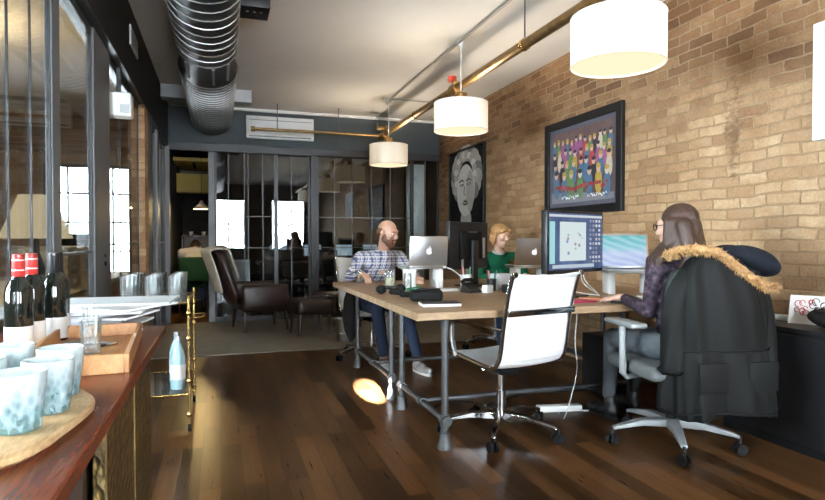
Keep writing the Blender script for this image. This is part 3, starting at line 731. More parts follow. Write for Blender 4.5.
sb = thing('serving_slab', 'live-edge olive wood slab under the aqua tumblers', 'board', (-.385, 1.23, CT))
r2 = random.Random(5); ol = []
for i in range(40):
    a_ = 2 * PI * i / 40; rr_ = 1 + .05 * math.sin(3 * a_ + 1) + .035 * math.sin(7 * a_) + r2.uniform(-.012, .012)
    ol.append((.135 * rr_ * math.cos(a_), .30 * rr_ * math.sin(a_)))
MB().loft([[(x * k, y * k, z) for x, y in ol] for k, z in ((.93, 0), (1.0, .008), (1.0, .018), (.97, .022))]).build('slab', M['slab'], sb, ang=25)
def tumbler(x, y, label, first=None):
    if first: return dup(first, (x, y, CT + .0225), random.uniform(0, 6), label)
    prof_o = [(.030, 0), (.034, .003), (.036, .02), (.041, .06), (.0435, .098)]; n_ = 40
    m = MB(); rings = []
    for r_, z in prof_o + [(.0415, .100), (.039, .098), (.036, .05), (.031, .012)]:
        rings.append([((r_ + (.0008 * math.cos(10 * 2 * PI * i / n_) * (1 if .01 < z < .085 and r_ > .0335 else 0))) * math.cos(2 * PI * i / n_), (r_ + (.0008 * math.cos(10 * 2 * PI * i / n_) * (1 if .01 < z < .085 and r_ > .0335 else 0))) * math.sin(2 * PI * i / n_), z) for i in range(n_)])
    o = m.loft(rings).build('tumbler', M['tumbler']); o.location = (x, y, CT + .0225)
    return tag(o, label, 'glass', 'aqua tumblers on the wooden slab')
tb = tumbler(-.328, 1.14, 'nearest frosted aqua tumbler on the wooden slab')
tumbler(-.308, 1.245, 'second frosted aqua tumbler, right behind the nearest one', tb)
tumbler(-.318, 1.375, 'third frosted aqua tumbler, beside the tray', tb)
tumbler(-.425, 1.44, 'rear-left frosted aqua tumbler, in front of the wine bottles', tb)
tumbler(-.432, 1.29, 'left frosted aqua tumbler, second row on the slab', tb)
pc = MB(); 
for i in range(70):
    z = 1 - 2 * (i + .5) / 70; q = math.sqrt(1 - z * z); a_ = i * 2.4
    pc.ell((.03 * q * math.cos(a_), .03 * q * math.sin(a_), .038 + .036 * z), (.0085, .0085, .007), u=8, v=6)
pc.ell((0, 0, .038), (.028, .028, .034)); o = pc.build('ornament', M['teal']); o.location = (-.470, 1.385, CT + .0225)
tag(o, 'teal knobbly ornament at the left edge among the tumblers', 'ornament')

tr = thing('serving_tray', 'honey-coloured wooden tray with raised rim on the sideboard', 'tray', (-.375, 1.96, CT), .07)
MB().span((-.115, -.30, 0), (.115, .30, .010)).build('base', M['traywood'], tr, smooth=False)
for sx in (-1, 1): MB().box((sx * .121, 0, .025), (.012, .624, .05), bev=.002).build('side', M['traywood'], tr, smooth=False)
for sy in (-1, 1): MB().box((0, sy * .306, .025), (.23, .012, .05), bev=.002).build('end', M['traywood'], tr, smooth=False)
hg = thing('highball_glass', 'tall clear glass of stirrers standing in the wooden tray', 'glass', (-.365, 1.92, CT + .0105))
MB().lathe([(0, 0), (.024, 0), (.030, .10), (.0285, .10), (.0225, .004), (0, .004)], n=28).build('glass', M['clear'], hg)
s = MB()
for i in range(7): a_ = i * .9; s.cyl((.010 * math.cos(a_), .010 * math.sin(a_), .006), (.022 * math.cos(a_), .022 * math.sin(a_), .125 + .004 * i), .0018, n=6)
s.build('stirrer', M['clear'], hg)
for i, (x, y, r_) in enumerate(((-.43, 2.05, .2), (-.40, 2.10, -.15))):
    o = MB().box((0, 0, .004), (.03, .17, .008), bev=.003).build('cutlery_knife', M['black' if i == 0 else 'alu']); o.location = (x, y, CT + .0105); o.rotation_euler = (0, 0, 1.2 + r_)
    tag(o, ('black-handled spreader' if i == 0 else 'silver spreader') + ' lying in the wooden tray', 'knife')
r3 = random.Random(11); zz = CT + .0005
for i in range(13):
    L_, W_ = (.297, .21) if i < 9 else (.42, .297); t_ = .0075
    rows = [[((u - .5) * L_, (v - .5) * W_, .0022 * math.sin(u * 4 + i) * math.sin(v * 3) * 0) for u in (0, 1)] for v in (0, 1)]
    o = MB().box((0, 0, t_ / 2), (W_, L_, t_)).build('paper_sheaf', M['paper'] if i % 4 else M['offwhite'], smooth=False)
    o.location = (-.43 + r3.uniform(-.07, .07) + (.02 if i > 5 else 0), 2.53 + r3.uniform(-.09, .05), zz); o.rotation_euler = (0, 0, r3.uniform(-.45, .45) + (1.2 if i > 8 else 0))
    if i > 8: o.location.x = -.45 + .03 * (i - 10)
    zz += t_ + .0005
    lab = ['bottom sheaf', 'second sheaf from the bottom', 'third sheaf from the bottom', 'fourth sheaf from the bottom', 'fifth sheaf from the bottom', 'sixth sheaf from the bottom', 'seventh sheaf from the bottom', 'eighth sheaf from the bottom', 'ninth sheaf from the bottom', 'fourth sheaf from the top', 'third sheaf from the top', 'second sheaf from the top', 'topmost sheaf'][i]
    tag(o, lab + ' of white papers piled at the end of the sideboard', 'papers', 'papers on the sideboard')

# ---------------------------------------------------------------- brass bar cart
k = thing('bar_cart', 'brass bar cart with glass shelves standing behind the sideboard', 'cart', (-.38, 3.98, 0))
cx_, cy_ = .20, .33
for sx in (-1, 1):
    for sy in (-1, 1):
        p = MB(); x, y = sx * cx_, sy * cy_
        p.cyl((x, y, .05), (x, y, .80), .009, n=12)
        for z in (.10, .30, .55, .70): p.lathe([(.009, -.015), (.015, -.006), (.015, .006), (.009, .015)], (x, y, z), 12)
        p.build('leg', M['brass'], k); MB().cyl((x - .008, y, .022), (x + .008, y, .022), .022).build('wheel', M['blackm'], k)
for z in (.76, .22):
    MB().box((0, 0, z), (.38, .64, .008)).build('glass_shelf', M['clear'], k, smooth=False)
    f = MB()
    for sx in (-1, 1): f.cyl((sx * cx_, -cy_, z), (sx * cx_, cy_, z), .007, n=10)
    for sy in (-1, 1): f.cyl((-cx_, sy * cy_, z), (cx_, sy * cy_, z), .007, n=10)
    f.build('shelf_rail', M['brass'], k)
hn = MB(); hn.tube([(cx_, -.10, .64), (cx_ + .06, -.10, .645), (cx_ + .075, -.08, .645), (cx_ + .075, .08, .645), (cx_ + .06, .10, .645), (cx_, .10, .64)], .007, 10); hn.build('handle', M['brass'], k)
def hi(x, y, lab, first=None):
    if first: return dup(first, (x, y, .7645), 0, lab)
    o = MB().lathe([(0, 0), (.036, 0), (.043, .15), (.0415, .15), (.0345, .010), (0, .010)], n=28).build('highball_glass', M['clear']); o.location = (x, y, .7645)
    return tag(o, lab, 'glass', 'clear glasses on the bar cart')
hx = None; rown = ['nearest row', 'second row', 'third row', 'rear row']; coln = ['left', 'middle', 'right']
for j in range(4):
    for i in range(3):
        q = hi(-.515 + i * .13, 3.73 + j * .165, '%s clear highball glass in the %s on the brass bar cart' % (coln[i], rown[j]), hx); hx = hx or q
def soda(x, y, lab, first=None):
    if first: return dup(first, (x, y, .2245), 0, lab)
    b = thing('soda_bottle', lab, 'bottle', (x, y, .2245), 0, 'bottles on the lower shelf of the bar cart')
    MB().lathe([(0, 0), (.04, 0), (.043, .01), (.043, .19), (.03, .24), (.016, .27), (.016, .30), (0, .30)], n=24).build('body', plain('pale_blue_bottle', (.35, .52, .55), .15), b)
    MB().lathe([(.0435, .06), (.0437, .15)], n=24).build('paper_label', M['winelabel'], b); MB().lathe([(.018, .295), (.018, .32), (0, .32)], n=14).build('cap', M['alu'], b)
    return b
s1 = soda(-.25, 3.80, 'nearer pale blue soda bottle on the lower shelf of the bar cart'); soda(-.27, 3.98, 'farther pale blue soda bottle on the lower shelf of the bar cart', s1)

# ---------------------------------------------------------------- the two desks
TZ = .755
def desk(y0, y1, label):
    d = thing('desk', label, 'desk', (2.035, (y0 + y1) / 2, 0), 0, 'plank desks on pipe legs')
    hx_, hy = 1.085, (y1 - y0) / 2; lx = .885; ly = hy - .115
    MB().box((0, 0, TZ - .02), (2 * hx_, 2 * hy, .04), bev=.003).build('tabletop', M['tabletop'], d, smooth=False)
    for sx in (-1, 1):
        for sy in (-1, 1):
            lg = MB().cyl((sx * lx, sy * ly, .02), (sx * lx, sy * ly, TZ - .05), .0195, n=16).build('leg', M['pipe'], d)
            MB().lathe([(0, 0), (.042, 0), (.042, .012), (.034, .03), (.029, .085), (.024, .09), (.024, .10), (.0195, .10)], (sx * lx, sy * ly, 0), 20).build('foot', M['castiron'], lg)
            MB().lathe([(.0195, TZ - .10), (.026, TZ - .098), (.027, TZ - .055), (.045, TZ - .052), (.045, TZ - .041), (0, TZ - .041)], (sx * lx, sy * ly, 0), 20).build('fitting', M['castiron'], lg)
            MB().cyl((sx * lx, sy * ly - .04, .155), (sx * lx, sy * ly + .04, .155), .027).cyl((sx * lx, sy * ly, .12), (sx * lx, sy * ly, .19), .027).build('fitting', M['castiron'], lg)
    for sx in (-1, 1): MB().cyl((sx * lx, -ly, .155), (sx * lx, ly, .155), .018).build('stretcher', M['pipe'], d)
    MB().cyl((-lx, 0, .155), (lx, 0, .155), .018).cyl((-lx, -.035, .155), (-lx, .035, .155), .026).cyl((lx, -.035, .155), (lx, .035, .155), .026).build('stretcher', M['pipe'], d)
    return d
desk(2.80, 3.815, 'nearer plank-topped desk on grey pipe legs, where the dark-haired woman works')
desk(3.825, 5.14, 'farther plank-topped desk on grey pipe legs, where the man and the blonde woman sit')

# ---------------------------------------------------------------- computers
def apple(mb, s, y):
    pts = []
    # outline of the fruit emblem with a bite on its right side
    out = [(0, .30), (.12, .36), (.26, .36), (.38, .27), (.30, .16), (.27, .04), (.32, -.09), (.41, -.15), (.33, -.33), (.21, -.45), (.10, -.45), (0, -.41), (-.10, -.45), (-.22, -.45), (-.34, -.30), (-.42, -.08), (-.41, .14), (-.33, .29), (-.20, .36), (-.10, .34)]
    Mx = Matrix.Translation((0, y, 0)) @ Matrix.Rotation(R(90), 4, 'X')
    mb.poly([(x * s, z * s) for x, z in out], .0006, Mx)
    mb.poly([(x * s, z * s) for x, z in ((.0, .40), (.02, .52), (.10, .61), (.20, .64), (.19, .52), (.12, .43))], .0006, Mx)
def laptop(name, label, loc, rz, w=.34, hgt=.232, tilt=12, pic=None, logo=True, platform=.155, stand_label=None):
    """faces local -y towards its user; lid at the back"""
    s = thing('laptop_stand', stand_label, 'stand', (loc[0], loc[1], TZ), rz, 'white laptop stands')
    for sx in (-1, 1): MB().box((sx * w * .36, .02, platform / 2 - .006), (.045, .16, platform - .012), bev=.006).build('upright', M['white'], s)
    MB().box((0, 0, platform - .008), (w * .95, .235, .010), bev=.004).build('platform', M['alu'], s)
    o = thing(name, label, 'laptop', (loc[0], loc[1], TZ + platform - .0025), rz)
    d = .235
    MB().box((0, 0, .008), (w, d, .015), bev=.005).build('base', M['alu'], o)
    kb = MB()
    for r_ in range(5):
        for q in range(13): kb.box((-w * .40 + w * .80 * q / 12, .085 - .021 * r_, .0163), (w * .052, .016, .0025))
    kb.build('keyboard', M['black'], o, smooth=False)
    MB().box((0, -.07, .0158), (.10, .065, .0012)).build('trackpad', M['alu'], o)
    L = bpy.data.objects.new('lid', MB().box((0, 0, hgt / 2), (w, .007, hgt), bev=.003).build('tmp', M['alu']).data)
    bpy.data.objects.remove(bpy.data.objects['tmp']); COL.objects.link(L); L.parent = o; L.location = (0, d / 2 - .002, .016); L.rotation_euler = (R(-tilt), 0, 0)
    sc2 = MB().box((0, 0, 0), (w - .03, .0015, hgt - .03)).build('screen', pic or M['black'], L, smooth=False); sc2.location = (0, -.0042, hgt / 2)
    if logo:
        a = MB(); apple(a, .058, 0); a.xf(Matrix.Diagonal((-1, 1, 1, 1))); q = a.build('apple_emblem', M['logo'], L, smooth=False); q.location = (0, .0046, hgt * .5)
    return o
laptop('laptop', 'silver laptop with lit apple emblem, raised before the seated man', (1.50, 4.30), R(187), .325, .225, 4, None, True, .165, 'white stand under the man’s laptop')
laptop('laptop', 'grey laptop with white apple emblem, raised before the blonde woman', (2.62, 4.62), R(173), .355, .245, 16, None, True, .14, 'white stand under the blonde woman’s laptop')
laptop('laptop', 'open silver laptop showing a teal sea picture, in front of the dark-haired woman', (2.70, 3.36), R(-20), .365, .25, 9, M['sea'], False, .16, 'white stand under the laptop with the teal picture')

def monitor(label, x, y, z, w, h, rz, pic, stand_h, depth=.05, tilt=0, grp=None, rim=None):
    """screen on local -y side; z = centre of panel"""
    o = thing('monitor', label, 'monitor', (x, y, TZ), rz)
    cz = z - TZ
    b = MB().box((0, 0, 0), (w, depth, h), bev=.008).build('bezel', rim or M['black'], o); b.location = (0, 0, cz)
    sc2 = MB().box((0, 0, 0), (w - .035, .002, h - .04)).build('screen', pic, b, smooth=False); sc2.location = (0, -depth / 2 - .0005, .004)
    MB().box((0, depth / 2 + .012, 0), (w * .55, .03, h * .6), bev=.012).build('back_cover', M['blackm'], b)
    MB().box((0, depth / 2 + .05, cz * .5 + .0), (.075, .03, cz + .08), bev=.006).build('neck', M['black'], o)
    MB().box((0, depth / 2 + .03, .006), (.24, .19, .012), bev=.005).build('foot', M['black'], o)
    return o, b
monitor('large black monitor with a drawing open on its lit screen, right of the white chair', 2.19, 3.27, 1.117, .625, .40, R(22), M['screen'], .2)
mo, mb_ = monitor('black monitor seen from behind, standing right of the man’s laptop', 1.93, 4.40, 1.085, .53, .385, R(210), M['black'], .2)
t_ = MB()
for i in range(4): t_.box((-.05 + i * .03, .056, .11), (.012, .002, .006))
t_.build('marking', M['alu'], mb_)
MB().box((.12, .045, -.10), (.02, .01, .16)).build('port_cover', M['greymetal'], mb_); MB().box((-.17, .05, -.02), (.03, .012, .17), bev=.003).build('port_cover', M['greymetal'], mb_)

# ---------------------------------------------------------------- small things on the desks
def single(mb, name, mat, label, cat, loc, rz=0, group=None):
    o = mb.build(name, mat); o.location = loc; o.rotation_euler = (0, 0, rz); return tag(o, label, cat, group)
single(MB().box((0, 0, .008), (.22, .145, .016), bev=.002), 'notebook', M['winelabel'], 'cream-paged notebook at the near left corner of the desk', 'notebook', (1.19, 3.10, TZ), R(-8))
single(MB().box((0, 0, .002), (.222, .147, .004), bev=.001), 'notebook_cover', M['black'], 'black cover sheet lying on the cream-paged notebook', 'cover', (1.19, 3.10, TZ + .0165), R(-8))
cb = thing('camera_case', 'black padded camera case behind the notebook', 'case', (1.20, 3.36, TZ), R(-6))
MB().box((0, 0, .035), (.20, .10, .07), bev=.022, seg=3).build('body', M['blackm'], cb); MB().tube([(-.08, -.03, .07), (-.03, -.045, .078), (.04, -.04, .076), (.09, .01, .07)], .006, 8).build('strap', M['black'], cb)
bb = thing('headphones', 'black over-ear headphones lying left of the camera case', 'headphones', (1.13, 3.92, TZ), R(20))
hb_ = MB(); hb_.tube([(.09 * math.cos(t), .10 * math.sin(t), .022 + .012 * math.sin(t)) for t in [PI * i / 16 for i in range(17)]], .011, 8, flat=1.4); hb_.build('headband', M['black'], bb)
for sx in (-1, 1): MB().ell((sx * .085, -.015, .032), (.032, .042, .032)).build('ear_cup', M['blackm'], bb)
single(MB().tube([(0, 0, .02), (.05, -.09, .02), (.02, -.2, .018), (.09, -.28, .018)], .018, 8), 'umbrella_strap', M['blackm'], 'coiled black strap between the headphones and the camera case', 'strap', (1.10, 3.80, TZ + .002))
def jar(x, y, r_, h_, mat, label, content=None):
    o = thing('glass_jar', label, 'jar', (x, y, TZ), 0, 'glasses and jars on the desk')
    MB().lathe([(0, 0), (r_, 0), (r_ * 1.05, h_ * .7), (r_ * .95, h_), (r_ * .92, h_), (r_ * .98, h_ * .7), (r_ * .92, .006), (0, .006)], n=24).build('glass', mat, o)
    if content: MB().cyl((0, 0, .007), (0, 0, h_ * .6), r_ * .9).build('contents', content, o)
    return o
jar(1.17, 5.02, .042, .11, M['clear'], 'clear tumbler under the man’s hand at the far desk corner')
jar(1.235, 4.28, .04, .14, M['clear'], 'tall jar with yellowish drink, left of the man’s laptop', plain('pale_drink', (.55, .52, .30), .4))
jar(1.32, 4.10, .028, .13, M['clear'], 'slim clear glass in front of the man’s laptop stand')
single(MB().box((0, 0, .009), (.31, .13, .018), bev=.006), 'desk_keyboard', M['white'], 'white keyboard in front of the man’s laptop stand', 'keyboard', (1.50, 3.98, TZ), R(4))
single(MB().box((0, 0, .006), (.21, .05, .012), bev=.004).cyl((-.05, .0, .012), (.05, .01, .02), .008), 'green_pouch', M['greenp'], 'green pouch lying by the white keyboard', 'pouch', (1.36, 4.09, TZ), R(10))
ph = thing('desk_phone', 'small black desk phone at the middle of the desk', 'phone', (1.70, 3.80, TZ), R(20))
MB().loft([[(-.06, -.05, 0), (.06, -.05, 0), (.06, .05, 0), (-.06, .05, 0)], [(-.05, -.045, .02), (.05, -.045, .02), (.05, .045, .07), (-.05, .045, .07)]]).build('base', M['black'], ph, smooth=False)
MB().tube([(-.06, .035, .075), (-.03, .035, .088), (.03, .035, .088), (.06, .035, .075)], .014, 8).build('handset', M['blackm'], ph)
def penpot(x, y, mat, label, h_=.10, r_=.045, pens=True, sq=False):
    o = thing('pen_pot', label, 'pot', (x, y, TZ), .3, 'pots along the middle of the desks')
    if sq: MB().box((0, 0, h_ / 2), (r_ * 2, r_ * 1.7, h_), bev=.006).build('box', mat, o)
    else: MB().lathe([(0, 0), (r_ * .9, 0), (r_, h_), (r_ - .004, h_), (r_ * .86, .006), (0, .006)], n=24).build('cup', mat, o)
    if pens:
        for i in range(4):
            a = i * 1.7; MB().cyl((.012 * math.cos(a), .012 * math.sin(a), .01), (.04 * math.cos(a), .04 * math.sin(a), h_ + .06), .004, n=8).build('pen', [M['black'], M['redlabel'], M['alu'], M['greenp']][i], o)
    return o
penpot(1.79, 4.10, M['jar'], 'white pen pot below the black monitor', .11, .045)
penpot(2.02, 3.98, M['offwhite'], 'white carton box standing right of the white pen pot', .12, .06, False, True)
penpot(1.90, 3.88, M['black'], 'black pen pot standing in front of the black monitor', .09, .035)
penpot(2.20, 4.12, M['jar'], 'pale mug left of the grey laptop stand', .10, .045, False)
penpot(1.80, 3.74, M['whitep'], 'small white charger box in front of the black pen pot', .055, .032, False, True)
penpot(2.86, 4.30, M['paper2'], 'cream roll of tape under the grey laptop', .06, .05, False)
single(MB().box((0, 0, .03), (.16, .10, .06), bev=.01), 'router', M['black'], 'black power adapter block in front of the pen pots', 'adapter', (1.99, 3.70, TZ), .3)
for nm, mt, lb, lc, rz, sz in (
    ('magazine', 'pink', 'raspberry-red notebook right of the white chair back', (2.03, 3.02, 0), .1, (.24, .13, .010)),
    ('magazine', 'orange', 'orange printed leaflet beneath the big monitor', (2.22, 3.10, 0), -.5, (.16, .10, .012)),
    ('paper_sheet', 'paper', 'white paper sheets under the dark-haired woman’s hand', (2.40, 3.00, 0), .2, (.28, .20, .006)),
    ('paper_sheet', 'paper2', 'cream paper sheets in front of the raised laptop', (2.72, 3.02, 0), -.3, (.30, .21, .010)),
    ('phone', 'black', 'black smartphone lying between leaflet and papers', (2.26, 2.92, 0), .9, (.14, .07, .009))):
    single(MB().box((0, 0, sz[2] / 2), sz, bev=.001), nm, M[mt], lb, nm.split('_')[0], (lc[0], lc[1], TZ + .0005), rz)
def cable(pts, label, mat='cable', r_=.0035, smoothn=6, nm='cable'):
    cu = []
    P = [V(p) for p in pts]
    for i in range(len(P) - 1):
        p0, p1, p2, p3 = P[max(i - 1, 0)], P[i], P[i + 1], P[min(i + 2, len(P) - 1)]
        for k_ in range(smoothn):
            t = k_ / smoothn
            cu.append(.5 * ((2 * p1) + (p2 - p0) * t + (2 * p0 - 5 * p1 + 4 * p2 - p3) * t * t + (3 * p1 - p0 - 3 * p2 + p3) * t ** 3))
    cu.append(P[-1]); o = MB().tube(cu, r_, 6).build(nm, M[mat]); return tag(o, label, 'cable')
cable([(1.62, 4.22, .925), (1.70, 4.15, .90), (1.78, 4.02, .80), (1.84, 3.93, .76), (1.95, 3.87, .76)], 'white cable running down from the man’s laptop to the desk')
cable([(2.10, 3.34, .93), (2.18, 3.42, .82), (2.32, 3.38, .77), (2.42, 3.30, .76)], 'white cable curving down from the back of the big monitor')
cable([(2.52, 3.42, .905), (2.42, 3.48, .93), (2.38, 3.44, .84), (2.45, 3.36, .762)], 'thin white cable looping left of the laptop with the teal picture')
cable([(2.53, 3.45, .905), (2.46, 3.54, .95), (2.44, 3.50, .85), (2.50, 3.44, .762)], 'second thin white cable looping beside the raised laptop')
cable([(1.62, 3.30, .006), (1.78, 3.20, .006), (1.95, 3.30, .006), (2.15, 3.35, .006), (2.30, 3.25, .006), (2.55, 3.35, .006), (2.9, 3.5, .006)], 'white cable snaking across the floor under the desk', r_=.006)
cable([(1.30, 3.6, .006), (1.5, 3.72, .006), (1.8, 3.62, .006), (2.1, 3.75, .006), (2.6, 3.7, .006)], 'dark cable lying on the floor between the desks', 'black', .006)
single(MB().box((0, 0, .02), (.06, .30, .04), bev=.006), 'power_strip', M['whitep'], 'white power strip on the floor under the near desk', 'power strip', (2.12, 3.32, 0), R(80))
pt = thing('computer_tower', 'black computer tower standing on the floor under the near desk', 'computer', (2.70, 3.57, 0), 0)
MB().box((0, 0, .22), (.19, .40, .42), bev=.008).build('case', M['black'], pt); MB().box((0, -.201, .33), (.15, .004, .12)).build('front_panel', M['greymetal'], pt)
cable([(2.05, 3.02, .71), (2.06, 3.05, .5), (2.09, 3.08, .3), (2.05, 3.15, .01), (2.1, 3.3, .006)], 'white cable hanging from the desk to the power strip')
bg = thing('hanging_bag', 'black bag hanging on the far left desk end above the buckets', 'bag', (1.135, 5.212, .30), 0)
bm_ = MB().loft([[(.075 * w_ * math.cos(2 * PI * i / 20) * (1 + .08 * math.sin(3 * i)), .05 * w_ * math.sin(2 * PI * i / 20), z) for i in range(20)] for z, w_ in ((-.10, .25), (0, .8), (.12, 1.05), (.28, .9), (.38, .5), (.43, .2))]).build('body', M['blackm'], bg)
MB().tube([(0, 0, .42), (.0, -.03, .455), (.0, -.09, .4625), (.0, -.15, .4645)], .009, 8).build('strap', M['black'], bg)

# ---------------------------------------------------------------- chairs
def star(parent, r_, a0, m_arm, m_wheel, h0=.085, hub=.10, w=.030):
    for i in range(5):
        a = a0 + 2 * PI * i / 5; ca, sa = math.cos(a), math.sin(a)
        A = MB().loft([[(ca * q - sa * sx * ww, sa * q + ca * sx * ww, z + dz) for sx, dz in ((-1, 0), (1, 0), (1, tt), (-1, tt))] for q, ww, z, tt in ((.02, w * .9, hub - .02, .045), (r_ * .5, w * .72, h0 + .004, .036), (r_ * .9, w * .5, h0 - .012, .022), (r_, w * .45, h0 - .018, .018))])
        arm = modded(A.build('base_arm', m_arm, parent), [('BEVEL', dict(width=.006, segments=2))])
        cw = MB(); x, y = ca * r_, sa * r_
        t = (-math.sin(a + .6), math.cos(a + .6))
        cw.cyl((x, y, .045), (x, y, h0 - .005), .009, n=10)
        for s in (-1, 1): cw.cyl((x + t[0] * s * .008, y + t[1] * s * .008, .0285), (x + t[0] * s * .025, y + t[1] * s * .025, .0285), .0285, n=18)
        cw.build('caster', m_wheel, arm)
def white_chair(label, loc, rz, sa):
    c = thing('office_chair', label, 'chair', loc, rz, 'white mesh swivel chairs')
    prof = [(.25, .435), (.235, .462), (.19, .470), (.05, .455), (-.10, .440), (-.19, .437), (-.245, .455), (-.275, .50), (-.29, .56), (-.305, .66), (-.325, .76), (-.35, .86), (-.375, .935), (-.392, .955), (-.41, .952)]
    P = []
    for i in range(len(prof) - 1):
        for k in range(4): P.append(tuple(prof[i][j] + (prof[i + 1][j] - prof[i][j]) * k / 4 for j in range(2)))
    P.append(prof[-1]); n_ = len(P); hw = .225
    rows = []
    for i, (y, z) in enumerate(P):
        d = (V((P[min(i + 1, n_ - 1)][0] - P[max(i - 1, 0)][0], P[min(i + 1, n_ - 1)][1] - P[max(i - 1, 0)][1])).normalized()) if 0 else None
        t0 = P[max(i - 1, 0)]; t1_ = P[min(i + 1, n_ - 1)]; dy, dz = t1_[0] - t0[0], t1_[1] - t0[1]; L_ = math.hypot(dy, dz) or 1
        ny, nz = dz / L_, -dy / L_      # sling normal
        rb = .0028 * math.cos(i * PI)   # ribs
        rows.append([(u * hw, y + ny * (.012 * (1 - u * u) * -1 + rb), z + nz * (.012 * (1 - u * u) * -1 + rb)) for u in [j / 6 - 1 for j in range(13)]])
    s = MB().grid(rows).build('mesh_sling', M['mesh'], c); modded(s, [('SOLIDIFY', dict(thickness=.007, offset=0)), ('SUBSURF', dict(levels=1, render_levels=1))])
    for sx in (-1, 1): MB().tube([(sx * (hw + .008), y, z) for y, z in P], .011, 10, flat=1.25).build('side_rail', M['chrome'], c)
    MB().box((0, -.352, .748), (2 * hw + .02, .010, .034), rot=Euler((R(12), 0, 0)), bev=.004).build('back_bar', M['chrome'], c)
    MB().tube([(-hw, .12, .45), (-hw * .5, .08, .405), (0, .02, .395), (hw * .5, .08, .405), (hw, .12, .45)], .013, 8).tube([(-hw, -.13, .43), (-hw * .5, -.08, .40), (0, -.02, .395), (hw * .5, -.08, .40), (hw, -.13, .43)], .013, 8).build('seat_bar', M['chrome'], c)
    for sx in (-1, 1):
        MB().tube([(sx * (hw + .015), -.30, .655), (sx * (hw + .045), -.25, .668), (sx * (hw + .05), -.05, .668), (sx * (hw + .05), .06, .665), (sx * (hw + .048), .105, .64), (sx * (hw + .04), .115, .55), (sx * (hw + .02), .11, .46)], .015, 10, flat=.5).build('armrest', M['chrome'], c)
    MB().cyl((0, 0, .09), (0, 0, .25), .028, n=18).cyl((0, 0, .25), (0, 0, .36), .016, n=16).lathe([(0, .35), (.05, .352), (.055, .40), (0, .402)], n=20).build('gas_column', M['chrome'], c)
    MB().box((0, .0, .375), (.13, .18, .04), bev=.012).tube([(.04, .05, .375), (.17, .07, .372), (.20, .075, .372)], .006, 8).build('tilt_mechanism', M['blackm'], c)
    star(c, .345, sa, M['chrome'], M['blackm'])
    return c
wc = white_chair('empty white mesh swivel chair pushed up to the near edge of the desk', (1.56, 3.06, 0), R(12), R(224))
dup(wc, (1.38, 5.42, 0), R(187), 'white mesh swivel chair that the man in the plaid shirt sits on')
dup(wc, (2.74, 5.50, 0), R(172), 'white mesh swivel chair that the blonde woman sits on')

WCX, WCY, WRZ = 2.38, 2.60, R(-8)
c = thing('office_chair', 'grey upholstered swivel chair with silver arms, carrying the black coat', 'chair', (WCX, WCY, 0), WRZ)
MB().box((0, .03, .43), (.50, .48, .08), bev=.036, seg=4).build('seat', M['greyfab'], c)
bk = MB(); bk.loft([[(wd * x, -.215 + q * y - .03 * (z - .5) , z) for x, y in ((-1, -.02), (-.6, -.035), (.6, -.035), (1, -.02), (1, .015), (.6, .0), (-.6, .0), (-1, .015))] for z, wd, q in ((.50, .17, 1), (.56, .20, 1.2), (.75, .215, 1.3), (.93, .20, 1.2), (1.0, .15, 1))])
modded(bk.build('backrest', M['darkfab'], c), [('SUBSURF', dict(levels=2, render_levels=2))])
MB().tube([(0, -.05, .38), (0, -.20, .385), (0, -.275, .43), (0, -.275, .60)], .02, 10, flat=1.6).build('back_strut', M['black'], c)
for sx in (-1, 1):
    ar = MB().tube([(sx * .15, .02, .385), (sx * .26, .02, .375), (sx * .285, .02, .40), (sx * .285, .025, .66)], [.014, .015, .019, .019], 12).build('arm_post', M['greymetal'], c)
    MB().box((sx * .285, .00, .678), (.095, .30, .030), bev=.014, seg=3).build('arm_pad', M['greymetal'], ar)
MB().cyl((0, 0, .09), (0, 0, .26), .030, n=18).cyl((0, 0, .26), (0, 0, .37), .018, n=16).build('gas_column', M['black'], c)
MB().box((0, .0, .372), (.20, .24, .05), bev=.015).build('tilt_mechanism', M['black'], c)
star(c, .335, R(246), M['greymetal'], M['black'], h0=.10, hub=.115, w=.036)

# the coat over its back
k = thing('coat', 'long black hooded parka with fur trim hung over the grey swivel chair', 'coat', (WCX, WCY, 0), WRZ)
def coat_ring(z, wx, wy, cx0, cyy, n=72, amp=.0, ph=0):
    o = []
    for i in range(n):
        a = 2 * PI * i / n; f = amp * (math.sin(5 * a + ph) + .6 * math.sin(9 * a + 1.7 * ph + 1) + .35 * math.sin(17 * a + ph * 2.3))
        f *= 1.35; ca, sa = math.cos(a), math.sin(a); e = .8
        o.append((cx0 + (wx + f) * math.copysign(abs(ca) ** e, ca), cyy + (wy + f) * math.copysign(abs(sa) ** e, sa), z + .012 * math.sin(3 * a + ph) * (1 if z < .3 else .3)))
    return o
cs = [(.235, .285, .150, .10, -.245, .018, .2), (.30, .288, .152, .10, -.245, .017, .35), (.42, .280, .148, .10, -.245, .014, .7), (.50, .272, .142, .10, -.245, .011, 1.0), (.56, .262, .135, .10, -.245, .008, 1.2), (.585, .255, .130, .10, -.245, .005, 1.3), (.605, .258, .133, .10, -.245, .008, 1.5), (.72, .250, .130, .10, -.25, .010, 1.9), (.84, .238, .122, .095, -.25, .010, 2.4), (.94, .215, .112, .09, -.25, .008, 2.9), (1.00, .185, .100, .08, -.25, .006, 3.3), (1.04, .145, .085, .075, -.25, .004, 3.5), (1.068, .095, .062, .07, -.25, .002, 3.6), (1.078, .045, .03, .07, -.25, .001, 3.7)]
ct = MB().loft([coat_ring(z, a, b, c0, c1, 72, am, ph) for z, a, b, c0, c1, am, ph in cs], cap=False)
bd = ct.build('body', M['coat'], k); modded(bd, [('SOLIDIFY', dict(thickness=.012, offset=-1)), ('SUBSURF', dict(levels=1, render_levels=1))])
